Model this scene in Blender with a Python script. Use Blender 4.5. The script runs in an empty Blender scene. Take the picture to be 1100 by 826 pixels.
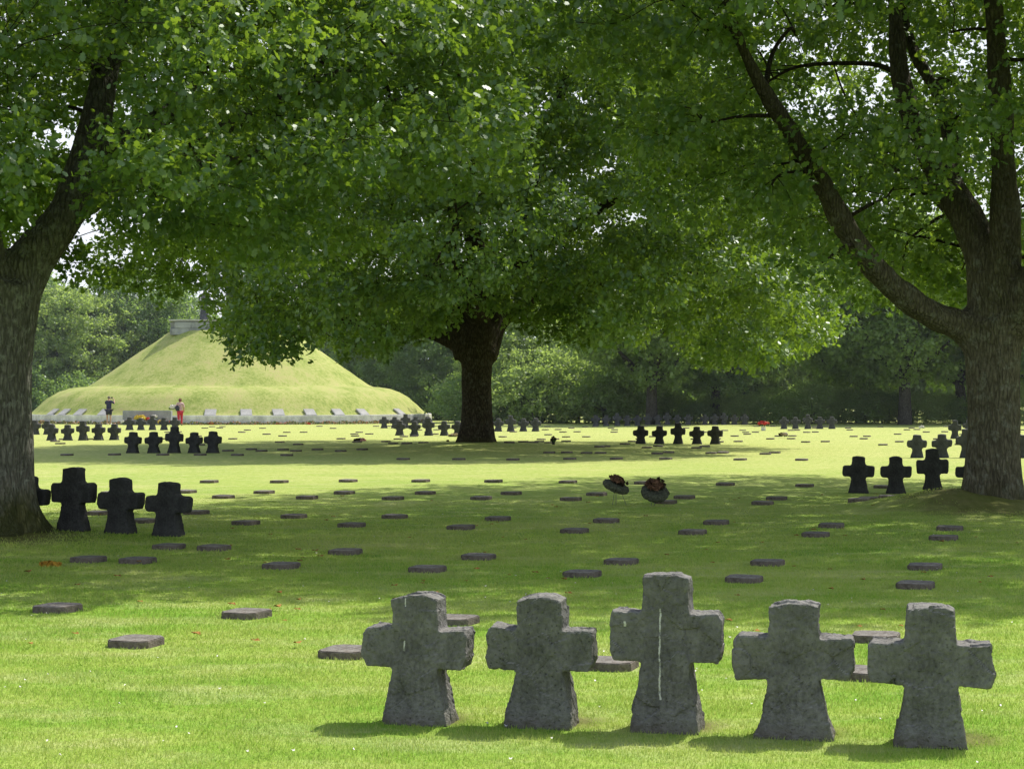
import bpy, bmesh, math, random
import numpy as np
from mathutils import Vector, Matrix, noise

PI = math.pi
scene = bpy.context.scene
col = scene.collection
RNG = np.random.default_rng(11)
random.seed(5)

# ------------------------------------------------------------------ frame of reference
F = 1880.0          # focal length in photo pixels
HOR = 428.0         # horizon row
EYE = 1.6
def pt(px, py, Y):
    return Vector(((px - 550.0) / F * Y, Y, EYE + (HOR - py) / F * Y))
def gd(py):
    return EYE * F / (py - HOR)
def gp(px, py):
    Y = gd(py)
    return Vector(((px - 550.0) / F * Y, Y, 0.0))

# ------------------------------------------------------------------ generic helpers
def tag(o, label=None, cat=None, group=None, kind=None):
    if label: o['label'] = label
    if cat: o['category'] = cat
    if group: o['group'] = group
    if kind: o['kind'] = kind
    return o
def empty(name, loc=(0, 0, 0), rz=0.0):
    o = bpy.data.objects.new(name, None); col.objects.link(o)
    o.location = loc; o.rotation_euler = (0, 0, rz); o.empty_display_size = 0.2
    return o
def link(name, me, mat=None, parent=None, smooth=False):
    if mat is not None and len(me.materials) == 0: me.materials.append(mat)
    if smooth:
        me.polygons.foreach_set('use_smooth', np.ones(len(me.polygons), dtype=bool))
    o = bpy.data.objects.new(name, me); col.objects.link(o)
    if parent: o.parent = parent
    return o
def mesh_pd(name, v, f):
    me = bpy.data.meshes.new(name); me.from_pydata([tuple(p) for p in v], [], f); me.update()
    return me
def mesh_np(name, V, k, attr=None):
    """V: (n*k,3) vertices, every k in a row one polygon."""
    n = len(V) // k
    me = bpy.data.meshes.new(name)
    me.vertices.add(n * k); me.vertices.foreach_set('co', V.astype(np.float32).ravel())
    me.loops.add(n * k); me.loops.foreach_set('vertex_index', np.arange(n * k, dtype=np.int32))
    me.polygons.add(n)
    me.polygons.foreach_set('loop_start', np.arange(0, n * k, k, dtype=np.int32))
    me.update(calc_edges=True)
    if attr is not None:
        a = me.attributes.new('lv', 'FLOAT', 'FACE'); a.data.foreach_set('value', attr.astype(np.float32))
    return me
def copy_tree(o, parent=None):
    c = o.copy(); col.objects.link(c)
    if parent: c.parent = parent
    for ch in list(o.children): copy_tree(ch, c)
    return c
def evaluated(me, mods):
    """mesh after a list of (type, {props}) modifiers"""
    o = bpy.data.objects.new('temporary_shape', me); col.objects.link(o)
    for t, p in mods:
        m = o.modifiers.new(t, t)
        for k, v in p.items(): setattr(m, k, v)
    dg = bpy.context.evaluated_depsgraph_get(); dg.update()
    out = bpy.data.meshes.new_from_object(o.evaluated_get(dg))
    bpy.data.objects.remove(o)
    return out
def catmull(P, n):
    P = [Vector(p) for p in P]
    Q = [P[0] * 2 - P[1]] + P + [P[-1] * 2 - P[-2]]
    out = []
    for i in range(1, len(Q) - 2):
        a, b, c, d = Q[i - 1], Q[i], Q[i + 1], Q[i + 2]
        for k in range(n):
            t = k / n
            out.append(0.5 * ((2 * b) + (c - a) * t + (2 * a - 5 * b + 4 * c - d) * t * t + (3 * b - a - 3 * c + d) * t ** 3))
    out.append(Q[-2])
    return out
def lerp_list(R, m):
    return [float(np.interp(i / (m - 1) * (len(R) - 1), range(len(R)), R)) for i in range(m)]
def tube(V, Fc, P, R, seg=10, cap=True):
    base = len(V); n = len(P)
    up = Vector((0, 0, 1)); prev = None
    for i, p in enumerate(P):
        t = (P[min(i + 1, n - 1)] - P[max(i - 1, 0)]).normalized()
        if prev is None:
            x = t.cross(Vector((0.31, 0.92, 0.2))).normalized()
        else:
            x = (prev - t * prev.dot(t)).normalized()
        prev = x; y = t.cross(x)
        for k in range(seg):
            a = 2 * PI * k / seg
            V.append(p + (x * math.cos(a) + y * math.sin(a)) * R[i])
    for i in range(n - 1):
        for k in range(seg):
            k2 = (k + 1) % seg
            Fc.append((base + i * seg + k, base + i * seg + k2, base + (i + 1) * seg + k2, base + (i + 1) * seg + k))
    if cap:
        Fc.append(tuple(base + k for k in range(seg))[::-1])
        Fc.append(tuple(base + (n - 1) * seg + k for k in range(seg)))

# ------------------------------------------------------------------ materials
def new_mat(name):
    m = bpy.data.materials.new(name); m.use_nodes = True
    nt = m.node_tree; nt.nodes.clear()
    out = nt.nodes.new('ShaderNodeOutputMaterial')
    return m, nt, out
def N(nt, t, **kw):
    n = nt.nodes.new(t)
    for k, v in kw.items(): setattr(n, k, v)
    return n
def ramp(nt, src, stops, interp='LINEAR'):
    r = N(nt, 'ShaderNodeValToRGB'); r.color_ramp.interpolation = interp
    el = r.color_ramp.elements
    while len(el) < len(stops): el.new(0.5)
    for e, (p, c) in zip(el, stops):
        e.position = p; e.color = (c[0], c[1], c[2], 1) if hasattr(c, '__len__') else (c, c, c, 1)
    nt.links.new(src, r.inputs[0]); return r.outputs[0]
def noise_tex(nt, vec, scale, detail=4, rough=0.55, dist=0.0):
    n = N(nt, 'ShaderNodeTexNoise'); n.inputs['Scale'].default_value = scale
    n.inputs['Detail'].default_value = detail; n.inputs['Roughness'].default_value = rough
    n.inputs['Distortion'].default_value = dist
    if vec is not None: nt.links.new(vec, n.inputs['Vector'])
    return n.outputs['Fac']
def mapping(nt, vec, scale):
    m = N(nt, 'ShaderNodeMapping'); m.inputs['Scale'].default_value = scale
    nt.links.new(vec, m.inputs['Vector']); return m.outputs[0]
def mixc(nt, fac, a, b, mode='MIX'):
    m = N(nt, 'ShaderNodeMix', data_type='RGBA', blend_type=mode)
    for s, v in ((m.inputs[0], fac), (m.inputs[6], a), (m.inputs[7], b)):
        if hasattr(v, 'is_linked'): nt.links.new(v, s)
        elif hasattr(v, '__len__'): s.default_value = (v[0], v[1], v[2], 1)
        else: s.default_value = v
    return m.outputs[2]
def mth(nt, op, a, b=0.0, clamp=False):
    m = N(nt, 'ShaderNodeMath', operation=op, use_clamp=clamp)
    for s, v in zip(m.inputs, (a, b)):
        if hasattr(v, 'is_linked'): nt.links.new(v, s)
        else: s.default_value = v
    return m.outputs[0]
def bump(nt, h, strength, dist):
    b = N(nt, 'ShaderNodeBump'); b.inputs['Strength'].default_value = strength
    b.inputs['Distance'].default_value = dist; nt.links.new(h, b.inputs['Height']); return b.outputs[0]
def bsdf(nt, out, colr, rough=0.8, nrm=None, spec=0.3):
    p = N(nt, 'ShaderNodeBsdfPrincipled')
    if hasattr(colr, 'is_linked'): nt.links.new(colr, p.inputs['Base Color'])
    else: p.inputs['Base Color'].default_value = (*colr, 1)
    if hasattr(rough, 'is_linked'): nt.links.new(rough, p.inputs['Roughness'])
    else: p.inputs['Roughness'].default_value = rough
    p.inputs['Specular IOR Level'].default_value = spec
    if nrm is not None: nt.links.new(nrm, p.inputs['Normal'])
    nt.links.new(p.outputs[0], out.inputs[0]); return p
def coord(nt, which='Object'):
    return N(nt, 'ShaderNodeTexCoord').outputs[which]

def leaf_mat(name, dark, light, tdark, tlight, mixw=0.45, gloss=0.05, nscale=0.5):
    m, nt, out = new_mat(name)
    at = N(nt, 'ShaderNodeAttribute', attribute_name='lv').outputs['Fac']
    n = noise_tex(nt, coord(nt), nscale, 2)
    f = mth(nt, 'ADD', mth(nt, 'MULTIPLY', at, 0.6), mth(nt, 'MULTIPLY', n, 0.45), True)
    d = N(nt, 'ShaderNodeBsdfDiffuse'); nt.links.new(mixc(nt, f, dark, light), d.inputs[0])
    t = N(nt, 'ShaderNodeBsdfTranslucent'); nt.links.new(mixc(nt, f, tdark, tlight), t.inputs[0])
    g = N(nt, 'ShaderNodeBsdfGlossy'); g.inputs['Roughness'].default_value = 0.45; g.inputs[0].default_value = (0.8, 0.85, 0.8, 1)
    a = N(nt, 'ShaderNodeMixShader'); a.inputs[0].default_value = mixw
    nt.links.new(d.outputs[0], a.inputs[1]); nt.links.new(t.outputs[0], a.inputs[2])
    b = N(nt, 'ShaderNodeMixShader'); b.inputs[0].default_value = gloss
    nt.links.new(a.outputs[0], b.inputs[1]); nt.links.new(g.outputs[0], b.inputs[2])
    nt.links.new(b.outputs[0], out.inputs[0])
    return m
OAK_LEAF = leaf_mat('oak_leaf', (.016, .054, .014), (.14, .245, .05), (.045, .15, .008), (.46, .64, .045), 0.42, 0.075)
FAR_LEAF = leaf_mat('far_leaf', (.10, .17, .07), (.20, .29, .10), (.20, .32, .05), (.42, .58, .09), 0.62, 0.04, 0.35)  # far leaf colours lightened to carry distance haze and sunlight
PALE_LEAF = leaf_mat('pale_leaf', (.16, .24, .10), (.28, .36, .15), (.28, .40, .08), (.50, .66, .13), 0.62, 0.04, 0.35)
HAZE_LEAF = leaf_mat('haze_leaf', (.09, .16, .08), (.18, .28, .11), (.18, .31, .06), (.40, .58, .09), 0.6, 0.04, 0.35)  # bluish tint puts shade and haze into the leaf colour

def grass_colour(nt, vec, gain=1.0):
    a = noise_tex(nt, vec, 0.35, 5, 0.6)
    b = noise_tex(nt, mapping(nt, vec, (.55, 1.3, 1)), 2.3, 4, 0.6)
    c = noise_tex(nt, vec, 14.0, 3, 0.6)
    f = mth(nt, 'ADD', mth(nt, 'MULTIPLY', a, 0.5), mth(nt, 'ADD', mth(nt, 'MULTIPLY', b, 0.32), mth(nt, 'MULTIPLY', c, 0.22)))
    g = gain
    straw = ramp(nt, noise_tex(nt, mapping(nt, vec, (.6, 1.5, 1)), 1.3, 6, .68), [(.48, 0), (.68, .5)])
    lawn = ramp(nt, f, [(0.32, (.105 * g, .27 * g, .02 * g)), (0.45, (.215 * g, .385 * g, .042 * g)),
                        (0.57, (.345 * g, .46 * g, .09 * g)), (0.70, (.52 * g, .53 * g, .24 * g))])
    return mixc(nt, straw, lawn, (.54 * g, .54 * g, .27 * g))
def make_grass():
    m, nt, out = new_mat('lawn')
    g = N(nt, 'ShaderNodeNewGeometry').outputs['Position']
    c = grass_colour(nt, g, 1.0)
    # farther lawn is yellower and paler
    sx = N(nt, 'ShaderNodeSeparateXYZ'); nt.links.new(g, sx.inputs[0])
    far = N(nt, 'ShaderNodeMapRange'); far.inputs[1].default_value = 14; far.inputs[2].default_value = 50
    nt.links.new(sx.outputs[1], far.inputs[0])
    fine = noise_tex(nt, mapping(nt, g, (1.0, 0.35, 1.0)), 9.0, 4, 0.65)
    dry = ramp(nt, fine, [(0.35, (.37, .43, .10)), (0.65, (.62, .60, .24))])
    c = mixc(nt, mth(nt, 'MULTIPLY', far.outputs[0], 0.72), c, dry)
    # worn earth: a few bare brownish patches near trunks
    def ring(x, y, r):
        vv = N(nt, 'ShaderNodeVectorMath', operation='DISTANCE'); nt.links.new(g, vv.inputs[0]); vv.inputs[1].default_value = (x, y, 0)
        mr = N(nt, 'ShaderNodeMapRange'); mr.inputs[1].default_value = r * 1.25; mr.inputs[2].default_value = r * 0.55
        nt.links.new(mth(nt, 'ADD', vv.outputs['Value'], mth(nt, 'MULTIPLY', mth(nt, 'SUBTRACT', noise_tex(nt, g, 3.0, 3), 0.5), r * 0.9)), mr.inputs[0])
        return mr.outputs[0]
    soil = ramp(nt, fine, [(0.3, (.085, .058, .028)), (0.7, (.16, .125, .055))])
    for (x, y, r) in RINGS:
        c = mixc(nt, mth(nt, 'MULTIPLY', ring(x, y, r), 0.72), c, soil)
    h = mth(nt, 'ADD', noise_tex(nt, g, 38, 3, 0.7), mth(nt, 'MULTIPLY', noise_tex(nt, g, 7, 2), 0.8))
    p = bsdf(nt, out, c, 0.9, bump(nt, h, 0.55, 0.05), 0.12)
    return m
def make_blade():
    m, nt, out = new_mat('grass_blade')
    g = N(nt, 'ShaderNodeNewGeometry').outputs['Position']
    c = grass_colour(nt, g, 1.12)
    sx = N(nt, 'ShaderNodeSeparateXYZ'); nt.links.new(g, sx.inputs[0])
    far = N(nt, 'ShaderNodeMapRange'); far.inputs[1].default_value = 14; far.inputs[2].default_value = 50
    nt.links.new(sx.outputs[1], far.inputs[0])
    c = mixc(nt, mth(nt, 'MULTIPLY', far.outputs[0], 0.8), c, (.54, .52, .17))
    at = N(nt, 'ShaderNodeAttribute', attribute_name='lv').outputs['Fac']
    c = mixc(nt, mth(nt, 'MULTIPLY', at, 0.7), c, (.60, .58, .25))
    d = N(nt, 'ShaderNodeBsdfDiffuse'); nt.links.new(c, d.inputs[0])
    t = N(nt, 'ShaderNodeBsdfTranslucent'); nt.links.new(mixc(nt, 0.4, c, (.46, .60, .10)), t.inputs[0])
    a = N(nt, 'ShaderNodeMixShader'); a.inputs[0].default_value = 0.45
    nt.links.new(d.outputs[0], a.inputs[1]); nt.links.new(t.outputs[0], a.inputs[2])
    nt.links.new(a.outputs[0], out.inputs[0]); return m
def make_mound_grass():
    m, nt, out = new_mat('mound_grass')
    g = N(nt, 'ShaderNodeNewGeometry').outputs['Position']
    f = mth(nt, 'ADD', mth(nt, 'MULTIPLY', noise_tex(nt, g, 0.55, 5, 0.65), 0.55), mth(nt, 'MULTIPLY', noise_tex(nt, mapping(nt, g, (1, 1, .35)), 5.5, 4, 0.7), 0.5))
    c = ramp(nt, f, [(0.38, (.22, .29, .06)), (0.48, (.33, .385, .105)), (0.56, (.43, .45, .155)), (0.66, (.45, .41, .18))])
    bsdf(nt, out, c, 0.95, bump(nt, noise_tex(nt, g, 9, 4, 0.75), 0.4, 0.08), 0.1); return m
def make_bark(name, base, light, moss, pale_spots, moss_h=1.0, crk=0.6):
    m, nt, out = new_mat(name)
    v = coord(nt)
    vs = mapping(nt, v, (1, 1, 0.26))
    ridg = noise_tex(nt, vs, 24.0, 6, 0.75, 0.8)
    vor = N(nt, 'ShaderNodeTexVoronoi', feature='DISTANCE_TO_EDGE'); vor.inputs['Scale'].default_value = 19
    nt.links.new(vs, vor.inputs['Vector'])
    crack = ramp(nt, vor.outputs['Distance'], [(0.0, 0.0), (0.22, 1.0)])
    c = ramp(nt, ridg, [(0.3, [x * 0.45 for x in base]), (0.5, base), (0.72, light)])
    c = mixc(nt, crk, c, crack, 'MULTIPLY')
    l = ramp(nt, noise_tex(nt, v, 5.5, 6, 0.75), [(0.53, 0), (0.63, 1)])
    c = mixc(nt, mth(nt, 'MULTIPLY', l, pale_spots), c, (.40, .42, .35))
    sx = N(nt, 'ShaderNodeSeparateXYZ'); nt.links.new(v, sx.inputs[0])
    mr = N(nt, 'ShaderNodeMapRange'); mr.inputs[1].default_value = moss_h; mr.inputs[2].default_value = 0.0
    nt.links.new(sx.outputs[2], mr.inputs[0])
    mo = ramp(nt, mth(nt, 'MULTIPLY', mr.outputs[0], mth(nt, 'ADD', noise_tex(nt, v, 4, 4), 0.35)), [(0.25, 0), (0.6, 1)])
    c = mixc(nt, mth(nt, 'MULTIPLY', mo, moss), c, (.075, .085, .02))
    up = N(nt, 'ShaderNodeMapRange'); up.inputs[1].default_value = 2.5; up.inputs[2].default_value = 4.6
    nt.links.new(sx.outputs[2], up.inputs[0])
    c = mixc(nt, mth(nt, 'MULTIPLY', up.outputs[0], 0.62), c, (.03, .025, .017))  # upper limbs painted darker to read as shaded silhouettes
    h = mth(nt, 'ADD', mth(nt, 'MULTIPLY', crack, 0.6), ridg)
    bsdf(nt, out, c, 0.95, bump(nt, h, 1.0, 0.05), 0.1); return m
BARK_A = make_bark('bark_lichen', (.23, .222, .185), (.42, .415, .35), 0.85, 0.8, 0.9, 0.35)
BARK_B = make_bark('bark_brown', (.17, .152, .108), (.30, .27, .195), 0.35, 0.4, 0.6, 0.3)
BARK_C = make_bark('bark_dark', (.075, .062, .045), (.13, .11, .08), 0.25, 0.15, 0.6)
BARK_FAR = make_bark('bark_far', (.10, .095, .085), (.15, .14, .125), 0.0, 0.0)

def make_stone(name, dark, light, streaks=(), soil=True, speck=0.35, rough_scale=1.0, bstr=0.8, pale_spots=1.0):
    m, nt, out = new_mat(name)
    v = coord(nt)
    n1 = noise_tex(nt, v, 7 * rough_scale, 6, 0.7)
    n2 = noise_tex(nt, v, 55 * rough_scale, 4, 0.7)
    f = mth(nt, 'ADD', mth(nt, 'MULTIPLY', n1, 0.6), mth(nt, 'MULTIPLY', n2, 0.4))
    c = ramp(nt, f, [(0.38, dark), (0.60, light)])
    c = mixc(nt, 0.55, c, ramp(nt, noise_tex(nt, mapping(nt, v, (1, 1, .55)), 3.2 * rough_scale, 4, .6), [(0.36, .45), (0.6, 1.0)]), 'MULTIPLY')
    pits = N(nt, 'ShaderNodeTexVoronoi'); pits.inputs['Scale'].default_value = 42 * rough_scale; nt.links.new(v, pits.inputs['Vector'])
    pit = ramp(nt, pits.outputs['Distance'], [(0.08, 0.35), (0.24, 1.0)])
    c = mixc(nt, speck * .9, c, pit, 'MULTIPLY')
    # pale mottling on surfaces that face upward
    ge = N(nt, 'ShaderNodeNewGeometry'); sn = N(nt, 'ShaderNodeSeparateXYZ'); nt.links.new(ge.outputs['Normal'], sn.inputs[0])
    up = ramp(nt, sn.outputs[2], [(0.35, 0.0), (0.85, 1.0)])
    li = mth(nt, 'MULTIPLY', up, ramp(nt, noise_tex(nt, v, 24, 4, 0.7), [(0.4, 0.15 * pale_spots), (0.6, 0.8 * pale_spots)]))
    c = mixc(nt, li, c, (.30, .29, .265))
    sx = N(nt, 'ShaderNodeSeparateXYZ'); nt.links.new(v, sx.inputs[0])
    if soil:
        mr = N(nt, 'ShaderNodeMapRange'); mr.inputs[1].default_value = 0.14; mr.inputs[2].default_value = 0.0
        nt.links.new(mth(nt, 'ADD', sx.outputs[2], mth(nt, 'MULTIPLY', n1, 0.10)), mr.inputs[0])
        c = mixc(nt, mth(nt, 'MULTIPLY', mr.outputs[0], 0.8), c, (.15, .125, .085))
        gr = ramp(nt, noise_tex(nt, v, 9, 3), [(0.5, 0), (0.68, 1)])
        c = mixc(nt, mth(nt, 'MULTIPLY', gr, 0.15), c, (.085, .10, .05))
    for (x0, z0, z1, w) in streaks:
        wob = mth(nt, 'MULTIPLY', mth(nt, 'SUBTRACT', noise_tex(nt, mapping(nt, v, (0, 0, 1)), 9, 4), 0.5), 0.035)
        dx = mth(nt, 'ABSOLUTE', mth(nt, 'SUBTRACT', mth(nt, 'ADD', sx.outputs[0], wob), x0))
        wid = mth(nt, 'MULTIPLY', noise_tex(nt, v, 45, 3), w * 2.0)
        a = mth(nt, 'LESS_THAN', dx, wid)
        a = mth(nt, 'MULTIPLY', a, mth(nt, 'GREATER_THAN', sx.outputs[2], z0))
        a = mth(nt, 'MULTIPLY', a, mth(nt, 'LESS_THAN', sx.outputs[2], z1))
        a = mth(nt, 'MULTIPLY', a, mth(nt, 'LESS_THAN', sx.outputs[1], 0.0))
        fade = ramp(nt, noise_tex(nt, v, 28, 4, .7), [(0.38, .1), (0.55, .95)])
        c = mixc(nt, mth(nt, 'MULTIPLY', a, fade), c, (.60, .59, .56))
    h = mth(nt, 'ADD', mth(nt, 'MULTIPLY', n2, 0.5), mth(nt, 'ADD', mth(nt, 'MULTIPLY', pit, 0.5), n1))
    bsdf(nt, out, c, 0.92, bump(nt, h, bstr, 0.02), 0.2); return m
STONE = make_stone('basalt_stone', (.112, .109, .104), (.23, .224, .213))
STONE_SHADED = make_stone('basalt_stone_shaded', (.034, .034, .036), (.075, .075, .076), soil=False, pale_spots=.25)  # tree shade put into a darker copy of the cross stone
STONE_MID = make_stone('basalt_stone_far', (.048, .050, .054), (.105, .108, .112), soil=False, pale_spots=.6)
STONE_S1 = make_stone('basalt_stone_streak_short', (.112, .109, .104), (.23, .224, .213), [(-0.045, .37, .42, .0045), (-0.045, .585, .625, .003)])
STONE_S2 = make_stone('basalt_stone_streak_long', (.106, .103, .10), (.215, .21, .20), [(-0.022, .17, .60, .0042), (-0.19, .51, .535, .006)])
STONE_PIT = make_stone('basalt_stone_pitted', (.10, .10, .094), (.21, .206, .193), speck=0.65)
PLAQUE = make_stone('plaque_stone', (.11, .09, .077), (.22, .185, .16), soil=False, speck=0.2)
GRANITE = make_stone('pale_granite', (.62, .62, .62), (.92, .92, .92), soil=False, speck=0.3, rough_scale=0.35)
SLAB = make_stone('slab_stone', (.46, .46, .46), (.62, .62, .62), soil=False, speck=0.15, rough_scale=0.4)
GREYBLOCK = make_stone('grey_block_stone', (.29, .31, .335), (.40, .415, .44), soil=False, speck=0.15, rough_scale=0.3)
DARKSTONE = make_stone('monument_basalt', (.07, .075, .082), (.13, .135, .145), soil=False, speck=0.2, rough_scale=0.3)

def flat_mat(name, c, rough=0.8, var=0.25, scale=30, spec=0.2):
    m, nt, out = new_mat(name)
    n = noise_tex(nt, coord(nt), scale, 3)
    cc = ramp(nt, n, [(0.3, [x * (1 - var) for x in c]), (0.7, [min(1, x * (1 + var)) for x in c])])
    bsdf(nt, out, cc, rough, None, spec); return m
SKIN = flat_mat('skin', (.50, .31, .22), 0.55)
NAVY = flat_mat('navy_cloth', (.03, .03, .075), 0.9)
DARKCLOTH = flat_mat('dark_cloth', (.035, .035, .055), 0.9)
REDCLOTH = flat_mat('red_cloth', (.50, .03, .055), 0.85)
PINKCLOTH = flat_mat('pink_print_cloth', (.55, .36, .40), 0.85, 0.45, 14)
HAIRG = flat_mat('grey_hair', (.16, .14, .125), 0.7)
HAIRB = flat_mat('auburn_hair', (.14, .045, .03), 0.6)
WHITE = flat_mat('white_cloth', (.75, .74, .72), 0.8, 0.08)
BLACK = flat_mat('black_plastic', (.025, .025, .028), 0.5)
WIRE = flat_mat('wire', (.16, .18, .14), 0.5)
WREATHG = flat_mat('dull_conifer', (.085, .09, .065), 0.95, 0.5, 40)
DRIED = flat_mat('dried_flower', (.19, .105, .065), 0.95, 0.5, 50)
DEADBR = flat_mat('dead_dark_leaves', (.05, .035, .022), 0.95, 0.5, 40)
STEMG = flat_mat('flower_leaf', (.06, .13, .03), 0.8, 0.4)
PET_RED = flat_mat('red_petal', (.60, .05, .035), 0.6, 0.3)
PET_ORANGE = flat_mat('orange_petal', (.66, .22, .07), 0.6, 0.3)
PET_YELLOW = flat_mat('yellow_petal', (.72, .55, .06), 0.6, 0.3)
PET_WHITE = flat_mat('white_petal', (.78, .75, .70), 0.6, 0.1)
PET_PINK = flat_mat('pink_petal', (.70, .35, .33), 0.6, 0.3)
PET_BEIGE = flat_mat('beige_petal', (.45, .36, .24), 0.8, 0.3)

# ------------------------------------------------------------------ world and sun
SUN = Vector((0.54, 0.50, 1.0)).normalized()
ELEV = math.asin(SUN.z); AZ = math.atan2(SUN.x, SUN.y)
w = bpy.data.worlds.new('World'); scene.world = w; w.use_nodes = True
nt = w.node_tree; nt.nodes.clear()
sky = N(nt, 'ShaderNodeTexSky', sky_type='NISHITA'); sky.sun_disc = False
sky.sun_elevation = ELEV; sky.sun_rotation = AZ; sky.dust_density = 2.5; sky.air_density = 1.2
bg = N(nt, 'ShaderNodeBackground'); bg.inputs[1].default_value = 0.15
tc = coord(nt, 'Generated')
sp = N(nt, 'ShaderNodeSeparateXYZ'); nt.links.new(tc, sp.inputs[0])
low = ramp(nt, sp.outputs[2], [(0.0, 1.0), (0.28, 0.95), (0.5, 0.2), (0.8, 0.05)])
cl = ramp(nt, noise_tex(nt, mapping(nt, tc, (1, 1, 3.0)), 2.6, 6, 0.6), [(0.28, 0.15), (0.52, 1.0)])
cm = mth(nt, 'MULTIPLY', low, cl, True)
skyc = mixc(nt, cm, sky.outputs[0], (7.2, 7.6, 8.2))
nt.links.new(skyc, bg.inputs[0])
wo = N(nt, 'ShaderNodeOutputWorld'); nt.links.new(bg.outputs[0], wo.inputs[0])
ld = bpy.data.lights.new('sun', 'SUN'); ld.energy = 5.0; ld.angle = math.radians(0.5); ld.color = (1.0, 0.95, 0.86)
lo = bpy.data.objects.new('sun', ld); col.objects.link(lo); lo.location = SUN * 60
lo.rotation_euler = (-SUN).to_track_quat('-Z', 'Y').to_euler()

# ------------------------------------------------------------------ ground
LT = Vector((-6.12, 20.5, 0)); MT = Vector((pt(512, 0, 57.8).x, 57.8, 0)); RT = Vector((6.985, 25.4, 0))
FRONT_SOIL = [(-.36, 8.7, .20), (.24, 8.62, .22), (.84, 8.50, .20), (1.42, 8.36, .20), (2.04, 8.18, .24)]
RINGS = FRONT_SOIL + [(LT.x + 0.1, LT.y - 0.5, 1.25), (RT.x - .2, RT.y - .5, 1.5)]
BUMPS = [(RT.x - .5, RT.y + .15, .30, .80), (LT.x, LT.y, 0.05, 0.8), (MT.x, MT.y, 0.16, 2.0)]
def gh(x, y):
    z = 0.02 * math.sin(x * 0.31 + 1.3) * math.sin(y * 0.23 + 0.4)
    for (bx, by, h, s) in BUMPS:
        z += h * math.exp(-((x - bx) ** 2 + (y - by) ** 2) / (2 * s * s))
    return z
def gh_np(x, y):
    z = 0.02 * np.sin(x * 0.31 + 1.3) * np.sin(y * 0.23 + 0.4)
    for (bx, by, h, s) in BUMPS:
        z = z + h * np.exp(-((x - bx) ** 2 + (y - by) ** 2) / (2 * s * s))
    return z
def make_ground():
    xs = np.concatenate([[-4000, -1200, -400, -150, -80], np.arange(-45, 45.1, 0.5), [80, 150, 400, 1200, 4000]])
    ys = np.concatenate([[-4000, -800, -150, -40], np.arange(-6, 70.1, 0.5), np.arange(74, 171, 4), [220, 400, 1200, 4000]])
    X, Y = np.meshgrid(xs, ys); Z = gh_np(X, Y)
    Z[(np.abs(X) > 46) | (Y < -7) | (Y > 172)] = 0
    V = np.stack([X.ravel(), Y.ravel(), Z.ravel()], 1)
    nx = len(xs); f = []
    for j in range(len(ys) - 1):
        for i in range(nx - 1):
            a = j * nx + i; f.append((a, a + 1, a + nx + 1, a + nx))
    me = bpy.data.meshes.new('ground'); me.from_pydata(V.tolist(), [], f); me.update()
    o = link('ground', me, make_grass(), smooth=True); o['kind'] = 'structure'
make_ground()

# ------------------------------------------------------------------ stone crosses
CH, CW = 0.65, 0.53
def cross_outline(h=CH, cw=CW, rng=None):
    j = (lambda a: rng.uniform(-a, a)) if rng else (lambda a: 0)
    s = h / CH
    tw = 0.112; aw = cw / 2
    zt = 0.64 * s; z1 = zt - 0.155 * s; z0 = z1 - 0.195 * s
    L = [(-0.178 + j(.01), -0.08), (-0.172 + j(.01), 0.02), (-0.152 + j(.008), 0.10 * s), (-0.130 + j(.006), 0.19 * s), (-0.117 + j(.006), z0 - 0.015), (-0.119, z0)]
    R = [(-x + j(.006), z) for (x, z) in L]
    out = L + [(-aw + 0.02 + j(.01), z0 + j(.012)), (-aw + j(.008), z0 + .05), (-aw + j(.008), z1 - .03), (-aw + .015 + j(.01), z1 + j(.01)),
               (-tw - .005, z1 - .005 + j(.006)), (-tw + j(.006), z1 + .06), (-tw + j(.008), zt - .012 + j(.008)), (-.03, zt + .006 + j(.006)), (.05, zt + j(.008))]
    out += [(tw + j(.008), zt - .014 + j(.008)), (tw + j(.006), z1 + .06), (tw + .005, z1 - .005 + j(.006)),
            (aw - .015 + j(.01), z1 + j(.01)), (aw + j(.008), z1 - .03), (aw + j(.008), z0 + .05), (aw - .02 + j(.01), z0 + j(.012))]
    return out + R[::-1]
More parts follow.
